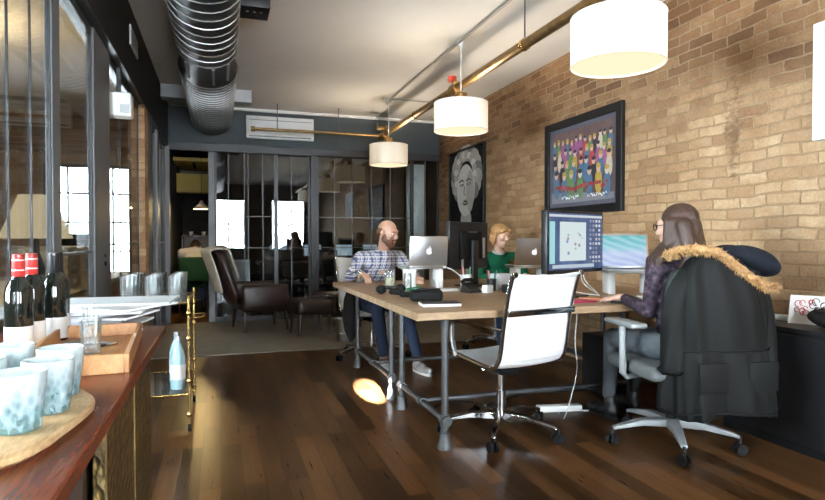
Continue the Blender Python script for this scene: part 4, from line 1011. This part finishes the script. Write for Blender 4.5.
for sx in (-1, 1):
    sl = []; cc = [(sx * .15 + .085, -.225, 1.0, .052), (sx * .205 + .09, -.225, .93, .066), (sx * .235 + .095, -.235, .82, .068), (sx * .25 + .10, -.24, .68, .064), (sx * .262 + .10, -.245, .55, .060), (sx * .266 + .10, -.245, .47, .060), (sx * .266 + .10, -.245, .44, .057)]
    for q, (x, y, z, r_) in enumerate(cc):
        sl.append([(x + (r_ + .006 * math.sin(4 * t + q * 1.4)) * math.cos(t), y + (r_ * 1.12 + .006 * math.sin(3 * t + q)) * math.sin(t), z + .006 * math.sin(2 * t + q)) for t in [2 * PI * i / 28 for i in range(28)]])
    modded(MB().loft(sl).build('sleeve', M['coat'], k), [('SUBSURF', dict(levels=1, render_levels=1))])
    MB().tube([(cc[-2][0] + .065 * math.cos(t), cc[-2][1] + .072 * math.sin(t), .468) for t in [2 * PI * i / 24 for i in range(25)]], .006, 6).build('cuff_strap', M['coat'], k)
for z, wx, wy in ((.575, .266, .139), (.27, .305, .172)):
    MB().tube([tuple(p) for p in coat_ring(z, wx, wy, .10, -.245, 48, .004, 1.3)], .0045, 6).build('seam', M['coat'], k)
for sx in (-1, 1):
    MB().box((.10 + sx * .14, -.392, .45), (.16, .012, .15), bev=.005).build('pocket', M['coat'], k)
hd = MB(); hd.ell((.265, -.28, 1.035), (.135, .105, .060), Euler((R(8), R(17), R(-8)))).ell((.16, -.26, 1.065), (.10, .09, .04), Euler((0, R(8), 0))).ell((.335, -.28, .995), (.070, .085, .055), Euler((0, R(22), 0)))
organic(hd, 'hood', M['hoodlining'], k, .008, 8)
fp = [(-.15, -.16, 1.05), (-.13, -.24, 1.078), (-.07, -.30, 1.088), (.02, -.335, 1.072), (.09, -.36, 1.01), (.175, -.37, .945), (.275, -.36, .895), (.36, -.33, .895)]
fr = MB(); fr.tube(fp, .022, 10); r4 = random.Random(9)
for i in range(1500):
    t = r4.random() * (len(fp) - 1.001); q = int(t); p = V(fp[q]).lerp(V(fp[q + 1]), t - q)
    dv = V((r4.gauss(0, 1), r4.gauss(0, 1), r4.gauss(0, 1))).normalized(); dv = (dv + V((.1, -.15, -.35))).normalized()
    s_ = p + dv * .018; e_ = p + dv * r4.uniform(.028, .046) + V((0, 0, -.006)); x, y, d_ = frame_from(dv)
    a_, b_, c_ = [fr.bm.verts.new(s_ + x * .0035 * math.cos(w_) + y * .0035 * math.sin(w_)) for w_ in (0, 2.1, 4.2)]; t_ = fr.bm.verts.new(e_)
    fr.bm.faces.new((a_, b_, t_)); fr.bm.faces.new((b_, c_, t_)); fr.bm.faces.new((c_, a_, t_))
fr.build('fur_trim', M['fur'], k)

# ---------------------------------------------------------------- black cabinet along the brick wall
k = thing('low_cabinet', 'low black cabinet against the brick wall at the right edge', 'cabinet', (3.05, 1.6, 0))
MB().span((-.14, -1.1, 0), (.165, 1.15, .64)).build('body', M['blackm'], k, smooth=False); MB().span((-.16, -1.12, .64), (.168, 1.17, .66), .003).build('top', M['black'], k, smooth=False)
for i in range(3): MB().span((-.150, -1.05 + i * .73, .05), (-.141, -1.05 + i * .73 + .70, .62), .002).build('door', M['black'], k, smooth=False)
k = thing('greeting_card', 'white card with red and black scribbles leaning on the black cabinet', 'card', (3.10, 2.36, .66), R(-62))
q = MB().box((0, 0, .085), (.20, .008, .17)).build('card', M['white'], k, smooth=False); q.rotation_euler = (R(-25), 0, 0)
r5 = random.Random(2)
for col_, cx0, nn in (('redlabel', -.03, 9), ('black', .035, 9)):
    s = MB()
    for i in range(nn):
        x = cx0 + r5.uniform(-.035, .035); z = .085 + r5.uniform(-.05, .05); rr_ = r5.uniform(.008, .018)
        s.tube([(x + rr_ * math.cos(t), -.0052, z + rr_ * math.sin(t) * 1.2) for t in [5 * i_ / 10 for i_ in range(11)]], .0022, 5)
    s.build('scribble', M[col_], q)
single(MB().box((0, 0, .015), (.055, .26, .03), bev=.006), 'power_strip', M['whitep'], 'white power strip on the black cabinet behind the coat', 'power strip', (3.12, 2.62, .6605), R(15))
k = thing('shoulder_bag', 'slumped black bag lying on the black cabinet at the right edge', 'bag', (3.06, 2.10, .66), .2)
organic(MB().ell((0, 0, .05), (.11, .20, .055)).ell((.02, .10, .06), (.09, .12, .05)).ell((-.02, -.12, .045), (.09, .10, .045)), 'body', M['blackm'], k, .01, 6); MB().tube([(-.06, -.12, .08), (-.10, 0, .095), (-.05, .14, .10), (.03, .18, .10)], .009, 8, flat=.5).build('strap', M['black'], k)
single(MB().box((0, 0, .012), (.05, .09, .024), bev=.008), 'card_reader', M['offwhite'], 'small pale gadget lying on the black cabinet', 'gadget', (2.945, 2.52, .6605), .5)

# ---------------------------------------------------------------- people
def hand(mb, wrist, tip_dir, palm_n, side, curl=.5, s=1.0):
    """palm, four unequal bent fingers, thumb from the side of the palm"""
    d = V(tip_dir).normalized(); nn = V(palm_n); nn = (nn - d * nn.dot(d)).normalized(); sd = d.cross(nn).normalized() * side   # sd points to the thumb side
    w = V(wrist); c = w + d * .05 * s
    rot = Matrix((sd, d, nn)).transposed().to_euler()
    mb.ell(c, (.040 * s, .052 * s, .015 * s), rot); mb.cap(w, c, .024 * s, .02 * s)
    for i, (off, L) in enumerate(((.029, .072), (.010, .080), (-.010, .074), (-.028, .058))):
        b = w + d * .088 * s + sd * off * s; k1 = b + (d * math.cos(curl * .5) + nn * math.sin(curl * .5)) * L * .5 * s
        k2 = k1 + (d * math.cos(curl * 1.3) + nn * math.sin(curl * 1.3)) * L * .5 * s
        mb.chain([w + d * .05 * s + sd * off * .8 * s, b, k1, k2], [.010 * s, .0092 * s, .0086 * s, .0072 * s], 8)
    tb_ = w + d * .025 * s + sd * .028 * s; t1_ = tb_ + (d * .6 + sd * .75 + nn * .2).normalized() * .036 * s; t2_ = t1_ + (d * .95 + sd * .25 + nn * .25).normalized() * .030 * s
    mb.chain([tb_, t1_, t2_], [.014 * s, .0105 * s, .0085 * s], 8)
def head_matrix(c, yaw, pitch, roll=0): return Matrix.Translation(c) @ Euler((pitch, roll, yaw), 'XYZ').to_matrix().to_4x4()
def add_head(mb, H, female=False):
    """head about .235 tall round origin; +y is the face"""
    t = MB(); j = .92 if female else 1
    t.ell((0, -.015, .035), (.074, .094, .085)).ell((0, .018, .0), (.066, .078, .085)).ell((0, .035, -.055), (.052 * j, .052, .052)).ell((0, .060, -.082), (.026 * j, .024, .022))
    t.ell((0, .070, .038), (.052, .026, .018))                                     # brow
    t.cap((0, .087, .022), (0, .104, -.016), .0085, .0115).ell((0, .096, -.022), (.0155, .011, .008))   # nose
    for sx in (-1, 1):
        t.ell((sx * .040, .070, -.010), (.024, .018, .022)); t.ell((sx * .076, -.004, -.002), (.009, .019, .031), Euler((R(-8), 0, R(sx * -20)))); t.ell((sx * .080, -.01, .008), (.007, .016, .02))
    t.ell((0, .083, -.050), (.026, .012, .0065)).ell((0, .082, -.061), (.022, .012, .0070))
    t.xf(H)
    off = len(mb.bm.verts); me = bpy.data.meshes.new('tmp'); t.bm.to_mesh(me); t.bm.free(); mb.bm.from_mesh(me); bpy.data.meshes.remove(me)
def face_parts(T, H, brow, lips=True):
    for sx in (-1, 1):
        e = MB().ell((sx * .031, .078, .017), (.0125, .0105, .0085)).xf(H).build('eye', M['eye'], T)
        MB().ell((sx * .031, .0868, .017), (.006, .0035, .006)).xf(H).build('iris', M['iris'], e)
        MB().tube([(sx * .012, .094, .036), (sx * .030, .095, .041), (sx * .050, .083, .036)], [.003, .0042, .0025], 6).xf(H).build('eyebrow', brow, T)
    if lips: MB().ell((0, .0905, -.0505), (.022, .006, .0042)).ell((0, .0895, -.060), (.019, .006, .0050)).xf(H).build('lips', M['lip'], T)
def shoe(T, ank, fwd, mat, sole, s=1.0):
    f = V((fwd[0], fwd[1], 0)).normalized(); rt = V((f.y, -f.x, 0)); a = V((ank[0], ank[1], 0))
    rot = Matrix((rt, f, V((0, 0, 1)))).transposed().to_4x4(); Mx = Matrix.Translation(a) @ rot
    mb = MB().ell((0, -.03, .05), (.038, .05, .045)).ell((0, .05, .045), (.040, .075, .040)).ell((0, .13, .036), (.043, .065, .030)).cap((0, -.02, .06), (0, -.015, .115), .040, .042)
    mb.xf(Mx); o = organic(mb, 'shoe', mat, T, .006, 5)
    ol = []
    for i in range(32):
        t_ = 2 * PI * i / 32; y = .055 + .140 * math.sin(t_); x = (.040 + .006 * math.sin(t_)) * math.copysign(abs(math.cos(t_)) ** .8, math.cos(t_)); ol.append((x, y))
    so = MB().poly(ol, .020); so.xf(Mx); so.build('sole', sole, o)
    return o
def clothed(T, J, skin, shirt, pants, female=False, sleeves='long', k=1.0, shirt_tint=None):
    """J: joints in local coordinates"""
    pv, ch, nk = V(J['pelvis']), V(J['chest']), V(J['neck'])
    H = J['H']; hc = H.translation
    b = MB(); add_head(b, H, female)
    b.chain([nk - V((0, 0, .05)), nk + V((0, 0, .03)), hc + H.to_3x3() @ V((0, -.02, -.05))], [.056 * k, .052 * k, .052 * k])
    b.chain([pv, ch], [.09 * k, .085 * k])
    for s in ('L', 'R'):
        sh, el, wr = V(J['sh' + s]), V(J['el' + s]), V(J['wr' + s]); b.chain([ch + V((0, 0, .06)), sh, el, wr], [.07 * k, .048 * k, .036 * k, .023 * k])
        hd_ = J['hd' + s]; hand(b, wr, hd_, J.get('pn' + s, (0, 0, -1)), 1 if s == 'L' else -1, J.get('curl', .5))
        hp, kn, an = V(J['hp' + s]), V(J['kn' + s]), V(J['an' + s]); b.chain([pv, hp, kn, an], [.08 * k, .07 * k, .046 * k, .032 * k])
    body = organic(b, 'body', skin, T, .0055, 4, .5)
    m = MB(); side = (V(J['shR']) - V(J['shL'])).normalized()
    # torso as overlapping ovals
    for t, w, dp in ((0, .150, .125), (.25, .145, .118), (.5, .150, .115), (.75, .165, .118), (1.0, .168, .112)):
        c_ = pv.lerp(ch + V((0, 0, .05)), t); r_ = Matrix((side, V((0, 0, 1)).cross(side).normalized(), V((0, 0, 1)))).transposed().to_euler()
        m.ell(c_, (w * k, dp * k, .11), r_, 20, 12)
    m.cap(nk - V((0, 0, .045)), nk - V((0, 0, .02)), .068 * k, .058 * k)
    for s in ('L', 'R'):
        sh, el, wr = V(J['sh' + s]), V(J['el' + s]), V(J['wr' + s]); w2 = el.lerp(wr, .88 if sleeves == 'long' else .5)
        m.chain([ch + V((0, 0, .075)), sh, el, w2], [.085 * k, .066 * k, .050 * k, .037 * k])
    sh_o = organic(m, 'shirt', shirt, T, .009, 5, .5)
    m = MB(); m.ell(pv, (.165 * k, .135 * k, .10), None)
    for s in ('L', 'R'):
        hp, kn, an = V(J['hp' + s]), V(J['kn' + s]), V(J['an' + s]); m.chain([pv.lerp(hp, .6), hp, kn, kn.lerp(an, .92)], [.10 * k, .088 * k, .064 * k, .046 * k], 14)
    organic(m, 'trousers', pants, T, .010, 5, .5)
    return body, sh_o
# the man
p = thing('person', 'bald bearded man in a blue plaid shirt, sitting behind the raised silver laptop', 'person', (1.38, 5.38, 0), R(187))
H = head_matrix((-.01, .35, 1.185), R(30), R(-14))
J = dict(pelvis=(0, -.02, .58), chest=(0, .20, .88), neck=(0, .27, 1.03), H=H, shL=(-.19, .20, .965), shR=(.19, .19, .965), elL=(-.27, .38, .80), wrL=(-.17, .60, .80), hdL=(.2, 1, -.05), elR=(.28, .13, .79), wrR=(.24, .36, .835), hdR=(-.15, 1, -.35), hpL=(-.09, .02, .54), hpR=(.09, .02, .54), knL=(-.13, .44, .53), knR=(.13, .44, .53), anL=(-.14, .72, .11), anR=(.09, .50, .11), curl=.7)
clothed(p, J, M['skin'], M['plaid'], M['denim'])
face_parts(p, H, M['beard'])
bd = MB().ell((0, .040, -.062), (.059, .055, .050)).ell((0, .066, -.088), (.034, .030, .028)).cap((.030, .082, -.040), (-.030, .082, -.040), .008).ell((.058, .012, -.035), (.016, .03, .045)).ell((-.058, .012, -.035), (.016, .03, .045)).xf(H)
organic(bd, 'beard', M['beard'], p, .005, 3)
hr = MB()
for sx in (-1, 1): hr.ell((sx * .067, -.035, .015), (.0105, .045, .036))
hr.ell((0, -.088, .0), (.052, .0235, .042)).xf(H); organic(hr, 'hair', M['beard'], p, .005, 3)
MB().tube([(.058 * math.cos(t), .27 + .060 * math.sin(t) - .012, 1.035 - .02 * math.sin(t)) for t in [2 * PI * i / 20 for i in range(21)]], .012, 8).build('collar', M['plaid'], p)
f_ = lambda v: (v[0], v[1])
shoe(p, J['anL'], (-.1, 1), M['greysneak'], M['sole']); shoe(p, J['anR'], (.15, 1), M['greysneak'], M['sole'])
# the dark-haired woman
p = thing('person', 'long-haired woman in glasses and dark lace top, working at the right end of the desk', 'person', (WCX, WCY, 0), WRZ)
H = head_matrix((-.035, -.085, 1.195), R(36), R(-5))
J = dict(pelvis=(0, -.05, .575), chest=(-.01, -.09, .86), neck=(-.02, -.10, 1.03), H=H, shL=(-.155, -.09, .965), shR=(.16, -.07, .965), elL=(-.165, -.045, .745), wrL=(-.185, .195, .795), hdL=(-.25, 1, -.10), elR=(.24, .06, .76), wrR=(.17, .28, .785), hdR=(-.1, 1, -.05), hpL=(-.09, .0, .545), hpR=(.09, .0, .545), knL=(-.115, .43, .525), knR=(.12, .42, .525), anL=(-.10, .50, .11), anR=(.13, .62, .11), curl=.35)
clothed(p, J, M['skin2'], M['lace'], M['legging'], True, k=.88)
face_parts(p, H, M['hair_dark'])
hm_ = MB().ell((0, -.022, .047), (.084, .098, .086)).ell((0, -.05, -.01), (.083, .078, .09))
for sx in (-1, 1): hm_.chain([(sx * .072, .015, .04), (sx * .080, .0, -.05), (sx * .083, -.01, -.13)], [.020, .026, .030])
hm_.xf(H)
W = lambda v: H @ V(v)
for q in range(9):
    u = q / 8 - .5; hm_.chain([W((u * .15, -.06, .0)), W((u * .165, -.075, -.09)), W((u * .175, -.075, -.17)) + V((0, 0, -.01)), V((-.03 + u * .17, -.20, .93 - .02 * math.cos(q * 2)))], [.045, .040, .033, .018], 10)
for q in range(4): hm_.chain([W((-.078, .02 - q * .02, .03)), W((-.084, .022 - q * .02, -.08)), V((-.125 - .012 * q, .015 - q * .045, 1.02)), V((-.135 - .015 * q, .035 - q * .05, .90 + .02 * q))], [.02, .028, .026, .012], 10)
organic(hm_, 'hair', M['hair_brown'], p, .007, 5)
gl = MB()
for sx in (-1, 1):
    gl.tube([(sx * .034 + .024 * math.cos(t), .101 - .05 * abs(.0), .014 + .018 * math.sin(t)) for t in [2 * PI * i / 18 for i in range(19)]], .0028, 6); gl.tube([(sx * .058, .098, .018), (sx * .075, .07, .019), (sx * .082, .0, .018)], .0024, 6)
gl.tube([(-.010, .104, .017), (0, .107, .019), (.010, .104, .017)], .0024, 6).xf(H); gl.build('glasses', M['black'], p)
shoe(p, J['anL'], (-.25, 1), M['boot'], M['blackm']); shoe(p, J['anR'], (.0, 1), M['boot'], M['blackm'])
# the blonde woman
p = thing('person', 'woman with short strawberry-blonde hair and green jacket, behind the grey laptop', 'person', (2.72, 5.44, 0), R(174))
H = head_matrix((.02, .16, 1.165), R(24), R(-10))
J = dict(pelvis=(0, -.02, .575), chest=(.01, .07, .86), neck=(.015, .11, 1.0), H=H, shL=(-.17, .08, .945), shR=(.17, .08, .945), elL=(-.24, .22, .75), wrL=(-.12, .46, .79), hdL=(.2, 1, -.05), elR=(.26, .20, .75), wrR=(.16, .45, .79), hdR=(-.2, 1, -.05), hpL=(-.09, .02, .545), hpR=(.09, .02, .545), knL=(-.12, .43, .525), knR=(.12, .43, .525), anL=(-.12, .46, .11), anR=(.12, .46, .11), curl=.4)
_, js = clothed(p, J, M['skin2'], M['green'], M['denim'], True, k=.9)
face_parts(p, H, M['hair_blonde'])
hb2 = MB().ell((0, -.022, .047), (.086, .100, .082)).ell((0, -.05, -.02), (.082, .070, .075)).ell((.035, .062, .075), (.052, .034, .026), Euler((0, R(22), 0))).ell((-.045, .058, .068), (.040, .030, .024), Euler((0, R(-25), 0)))
for sx in (-1, 1): hb2.chain([(sx * .078, .012, .04), (sx * .082, .0, -.03), (sx * .078, -.01, -.075)], [.018, .020, .014])
hb2.xf(H); organic(hb2, 'hair', M['hair_blonde'], p, .006, 4)
MB().tube([(.055 * math.cos(t) + .015, .11 + .058 * math.sin(t) - .005, 1.01 - .02 * math.sin(t)) for t in [2 * PI * i / 20 for i in range(21)]], .013, 8).build('collar', M['shirtgrey'], p)
MB().poly([(.032 * math.cos(t), .036 * math.sin(t)) for t in [2 * PI * i / 16 for i in range(16)]], .004, Matrix.Translation((-.085, .225, .90)) @ Matrix.Rotation(R(80), 4, 'X')).build('badge', M['oldbrass'], p)
shoe(p, J['anL'], (0, 1), M['boot'], M['blackm']); shoe(p, J['anR'], (0, 1), M['boot'], M['blackm'])
# person in the back room, seen through the open doorway
p = thing('person', 'person in a pale grey shirt bending over, seen from behind through the open doorway', 'person', (-.39, 9.72, 0), R(0))
H = head_matrix((0, .46, 1.00), R(0), R(-50))
J = dict(pelvis=(0, 0, .58), chest=(0, .22, .86), neck=(0, .33, .95), H=H, shL=(-.20, .20, .93), shR=(.20, .20, .93), elL=(-.22, .34, .72), wrL=(-.15, .52, .74), hdL=(.2, 1, 0), elR=(.22, .34, .72), wrR=(.15, .52, .74), hdR=(-.2, 1, 0), hpL=(-.09, .02, .55), hpR=(.09, .02, .55), knL=(-.12, .43, .52), knR=(.12, .43, .52), anL=(-.12, .44, .11), anR=(.12, .44, .11), curl=.4)
clothed(p, J, M['skin'], M['shirtgrey'], M['denim'], k=.98)
organic(MB().ell((0, -.022, .047), (.080, .098, .084)).ell((0, -.05, -.01), (.078, .064, .07)).xf(H), 'hair', M['hair_dark'], p, .006, 4)
shoe(p, J['anL'], (0, 1), M['boot'], M['blackm']); shoe(p, J['anR'], (0, 1), M['boot'], M['blackm'])
gc = thing('side_chair', 'dark green upholstered chair in the back room behind the doorway', 'chair', (-.39, 9.70, 0), 0)
MB().box((0, .03, .43), (.46, .44, .07), bev=.03, seg=3).build('seat', M['chairgreen'], gc); MB().box((0, -.245, .68), (.44, .06, .38), bev=.028, seg=3).build('backrest', M['chairgreen'], gc)
for sx in (-1, 1):
    for sy in (-1, 1): MB().cyl((sx * .19, sy * .19 + .01, .41), (sx * .21, sy * .21 + .01, 0), .018, .013, 10).build('leg', M['darkwood'], gc)
    MB().cyl((sx * .16, -.20, .42), (sx * .16, -.245, .56), .012).build('back_post', M['darkwood'], gc)

# ---------------------------------------------------------------- rooms beyond the glass
k = thing('pantry_shelf', 'dark shelf of small white cups at the end of the back room', 'shelf', (-.40, 11.6, 0))
for z in (.90, 1.20): MB().box((0, 0, z), (.56, .30, .03)).build('board', M['darkwood'], k, smooth=False)
MB().span((-.28, .12, 0), (.28, .15, 1.22)).span((-.28, -.15, 0), (-.25, .15, 1.22)).span((.25, -.15, 0), (.28, .15, 1.22)).build('frame', M['darkwood'], k, smooth=False)
cu = None
for i, (x, z, nm_) in enumerate(((-.60, .9155, 'leftmost cup on the lower board'), (-.50, .9155, 'second cup on the lower board'), (-.36, .9155, 'third cup on the lower board'), (-.22, .9155, 'rightmost cup on the lower board'), (-.52, 1.2155, 'left cup on the upper board'), (-.30, 1.2155, 'right cup on the upper board'))):
    lb = 'small white ' + nm_ + ' of the dark back-room shelf'
    if cu is None:
        cu = MB().lathe([(0, 0), (.025, 0), (.036, .07), (.033, .07), (.022, .006), (0, .006)], n=16).build('cup', M['white']); cu.location = (x, 11.56, z); tag(cu, lb, 'cup', 'white cups in the back room')
    else: dup(cu, (x, 11.56, z), 0, lb)
k = thing('hanging_lamp', 'small cream cone lamp hanging in the back room behind the doorway', 'lamp', (-.26, 9.0, 1.58))
MB().lathe([(.115, 0), (.117, .003), (.03, .085), (.022, .12), (0, .125)], n=28).build('shade', plain('cream_enamel', (.7, .6, .42), .4), k)
MB().ell((0, 0, .035), .028).build('bulb', emis('warm_bulb', (1, .72, .32), 9), k); MB().cyl((0, 0, .12), (0, 0, 2.95 - 1.58), .004, n=6).build('cord', M['black'], k)
k = thing('yellow_soffit', 'yellow painted boxed ceiling panels in the back room', 'panel', (-.39, 10.9, 0))
MB().span((-.322, -.15, 1.95), (.318, .15, 2.28), .005).build('lower_panel', M['yellow'], k, smooth=False); MB().span((-.322, -.9, 2.40), (.318, .8, 2.46), .005).build('upper_panel', M['yellow'], k, smooth=False); MB().span((-.32, .55, 2.28), (.31, .75, 2.40)).span((-.30, .56, 2.46), (-.27, .59, 2.95)).span((.27, .56, 2.46), (.30, .59, 2.95)).build('bracket', M['darkwood'], k, smooth=False)
MB().span((-.32, -.14, 2.28), (-.28, .14, 2.405)).span((.27, -.14, 2.28), (.31, .14, 2.405)).span((-.04, -.72, 2.375), (0, -.10, 2.40)).build('batten', M['blackm'], k, smooth=False)
k = thing('white_cabinet', 'low white cabinet just behind the glass left of the armchair', 'cabinet', (.20, 8.85, 0))
MB().span((-.18, -.2, .04), (.20, .2, .84), .003).build('body', M['white'], k, smooth=False); MB().span((-.17, -.205, .07), (.19, -.2005, .82)).build('door', M['offwhite'], k, smooth=False); MB().span((-.17, -.18, 0), (.19, .18, .04)).build('plinth', M['black'], k, smooth=False)
k = thing('meeting_table', 'long dark table in the dim room behind the glass partition', 'table', (1.75, 10.3, 0))
MB().box((0, 0, .73), (2.3, 1.0, .04), bev=.004).build('tabletop', M['darkwood'], k, smooth=False)
for sx in (-1, 1):
    for sy in (-1, 1): MB().box((sx * 1.05, sy * .42, .355), (.06, .06, .71)).build('leg', M['black'], k, smooth=False)
for i, (x, y, rz, w_) in enumerate(((.95, 10.25, 0, .30), (1.55, 10.35, .2, .34), (2.10, 10.25, -.15, .32), (2.60, 10.35, .1, .30))):
    o = thing('monitor', ['leftmost', 'second from the left', 'third from the left', 'rightmost'][i] + ' of the made-up screens glowing in place of reflections in the glass', 'monitor', (x, y, .75), rz, 'made-up screens for the glass reflections')
    q = MB().box((0, 0, .20), (w_, .03, .22), bev=.004).build('bezel', M['black'], o); MB().box((0, -.0155, .20), (w_ - .03, .002, .19)).build('screen', M['reflection_glow'], q, smooth=False)  # made-up screens, their glow stands in for pale blue reflections in the glass
    MB().box((0, .02, .06), (.05, .02, .12)).box((0, .02, .005), (.16, .12, .01)).build('stand', M['black'], o)
mc = None
for i, (x, y, rz, lb) in enumerate(((.85, 9.45, 0, 'left dark chair at the table behind the glass'), (1.55, 9.45, .1, 'middle dark chair at the table behind the glass'), (2.35, 9.45, -.1, 'right dark chair at the table behind the glass'))):
    if mc is None:
        mc = thing('meeting_chair', lb, 'chair', (x, y, 0), rz, 'dark chairs behind the glass partition')
        MB().box((0, .02, .45), (.46, .44, .06), bev=.025).build('seat', M['black'], mc); MB().box((0, -.22, .75), (.44, .05, .46), bev=.024).build('backrest', M['black'], mc); MB().box((0, -.225, .5), (.06, .03, .14)).build('back_post', M['steel'], mc)
        for sx in (-1, 1):
            for sy in (-1, 1): MB().cyl((sx * .19, sy * .18 + .02, .43), (sx * .21, sy * .2 + .02, 0), .012, n=8).build('leg', M['chrome'], mc)
    else: dup(mc, (x, y, 0), rz, lb)
k = thing('reflection_panel', 'tall white panel added behind the glass as a pale reflection by the brick wall', 'board', (2.93, 8.72, 0))
MB().box((0, 0, 1.20), (.30, .02, 2.25), bev=.003).build('panel', M['white'], k, smooth=False); MB().box((0, 0, .0375), (.34, .30, .075), bev=.005).build('foot', M['black'], k, smooth=False)  # added panel, its white stands in for a reflection in the glass
# left room: desk with files, table lamp, monitor
k = thing('side_desk', 'pale desk with file trays behind the left glass wall', 'desk', (-1.50, 6.4, 0))
MB().box((0, -.3, .72), (.95, 3.8, .04), bev=.004).build('tabletop', M['file'], k, smooth=False)
for sx in (-1, 1):
    for sy in (-1, 1): MB().box((sx * .42, -.3 + sy * 1.82, .35), (.05, .05, .70)).build('leg', M['black'], k, smooth=False)
fl = None
for j, (y, nm_) in enumerate(((5.35, 'nearer'), (5.95, 'farther'))):
    for i in range(3):
        lb = '%s cream file box of the %s stack behind the left glass' % (['bottom', 'middle', 'top'][i], nm_); loc = (-1.30, y, .7405 + i * .1125)
        if fl is None:
            fl = thing('file_box', lb, 'box', loc, 0, 'cream file boxes behind the left glass')
            MB().box((0, 0, .056), (.34, .42, .108), bev=.003).build('body', M['file'], fl, smooth=False); MB().box((.172, 0, .056), (.004, .10, .03)).build('tab', M['white'], fl, smooth=False)
        else: dup(fl, loc, 0, lb)
k = thing('table_lamp', 'table lamp with a large cream cone shade behind the left glass', 'lamp', (-1.175, 4.5, .7405))
MB().lathe([(0, 0), (.08, 0), (.085, .02), (.03, .04), (.045, .12), (.05, .20), (.02, .30), (.012, .40)], n=24).build('base', M['blackm'], k)
MB().lathe([(.215, .40), (.10, .69), (.097, .69), (.211, .40)], n=36, closed=True).build('shade', M['warmlamp'], k)
k = thing('monitor', 'dark monitor on the pale desk behind the left glass', 'monitor', (-1.45, 7.2, .7405), R(25))
q = MB().box((0, 0, .30), (.50, .04, .32), bev=.006).build('bezel', M['black'], k); MB().box((0, -.021, .30), (.46, .002, .28)).build('screen', M['blackm'], q, smooth=False); MB().box((0, .02, .10), (.06, .03, .20)).box((0, .02, .006), (.22, .16, .012)).build('stand', M['black'], k)

# ---------------------------------------------------------------- light
w = bpy.data.worlds.new('sky'); SC.world = w; w.use_nodes = True
nt = w.node_tree; nt.nodes.clear(); bg_ = nt.nodes.new('ShaderNodeBackground'); wo = nt.nodes.new('ShaderNodeOutputWorld')
bg_.inputs[0].default_value = (.86, .93, 1.0, 1); bg_.inputs[1].default_value = 75; nt.links.new(bg_.outputs[0], wo.inputs[0])
def portal(x0, x1, y, z0, z1, face):
    L = bpy.data.lights.new('window_daylight', 'AREA'); L.shape = 'RECTANGLE'; L.size = x1 - x0; L.size_y = z1 - z0; L.cycles.is_portal = True
    o = bpy.data.objects.new('window_daylight', L); COL.objects.link(o); o.location = ((x0 + x1) / 2, y, (z0 + z1) / 2); o.rotation_euler = (R(90) * (-1 if face < 0 else 1), 0, 0)
    return o
for (a_, b_, c_, d_) in holesR: portal(a_, b_, RY - .14, c_, d_, -1)
portal(-2.36, -1.20, LY + .14, .55, 2.22, 1)
q = portal(.2, 2.8, 0, .8, 2.5, 1); q.location = (LX - .14, 1.5, 1.65); q.rotation_euler = (R(90), 0, R(-90))  # portal of the assumed side window
def bulb(x, y, z, e, col=(1, .78, .5), r_=.05):
    L = bpy.data.lights.new('lamp_or_fill_bulb', 'POINT'); L.energy = e; L.color = col; L.shadow_soft_size = r_
    o = bpy.data.objects.new('lamp_or_fill_bulb', L); COL.objects.link(o); o.location = (x, y, z)
for x, y, z in lamps: bulb(x, y, z + .17, 34, (1, .86, .68))
bulb(-.26, 9.0, 1.60, 80, (1, .7, .3), .03)
bulb(-1.175, 4.5, 1.28, 12, (1, .75, .45), .04)
bulb(-2.1, 5.6, 2.55, 70, (1, .72, .38), .1)  # added fill without a fixture, warms the room behind the left glass

# added spot lamp in place of sun, aimed through the street window onto the boards by the desk
L = bpy.data.lights.new('added_patch_spot', 'SPOT'); L.energy = 1600000; L.color = (.95, .95, 1); L.spot_size = R(1.0); L.spot_blend = .15; L.shadow_soft_size = .02
o = bpy.data.objects.new('added_patch_spot', L); COL.objects.link(o); o.location = (.24, -7.0, 3.46); o.rotation_euler = (V((1.06, 4.22, 0)) - V(o.location)).to_track_quat('-Z', 'Y').to_euler()
SC.view_settings.view_transform = 'Standard'
try: SC.view_settings.look = 'None'
except Exception: pass
SC.view_settings.exposure = 0.0; SC.view_settings.gamma = 1; SC.view_settings.use_curve_mapping = False
SC.cycles.use_denoising = True
SC.cycles.max_bounces = 10; SC.cycles.diffuse_bounces = 5; SC.cycles.glossy_bounces = 5; SC.cycles.transparent_max_bounces = 24; SC.cycles.transmission_bounces = 6
SC.cycles.sample_clamp_indirect = 8; SC.cycles.caustics_reflective = False; SC.cycles.caustics_refractive = False
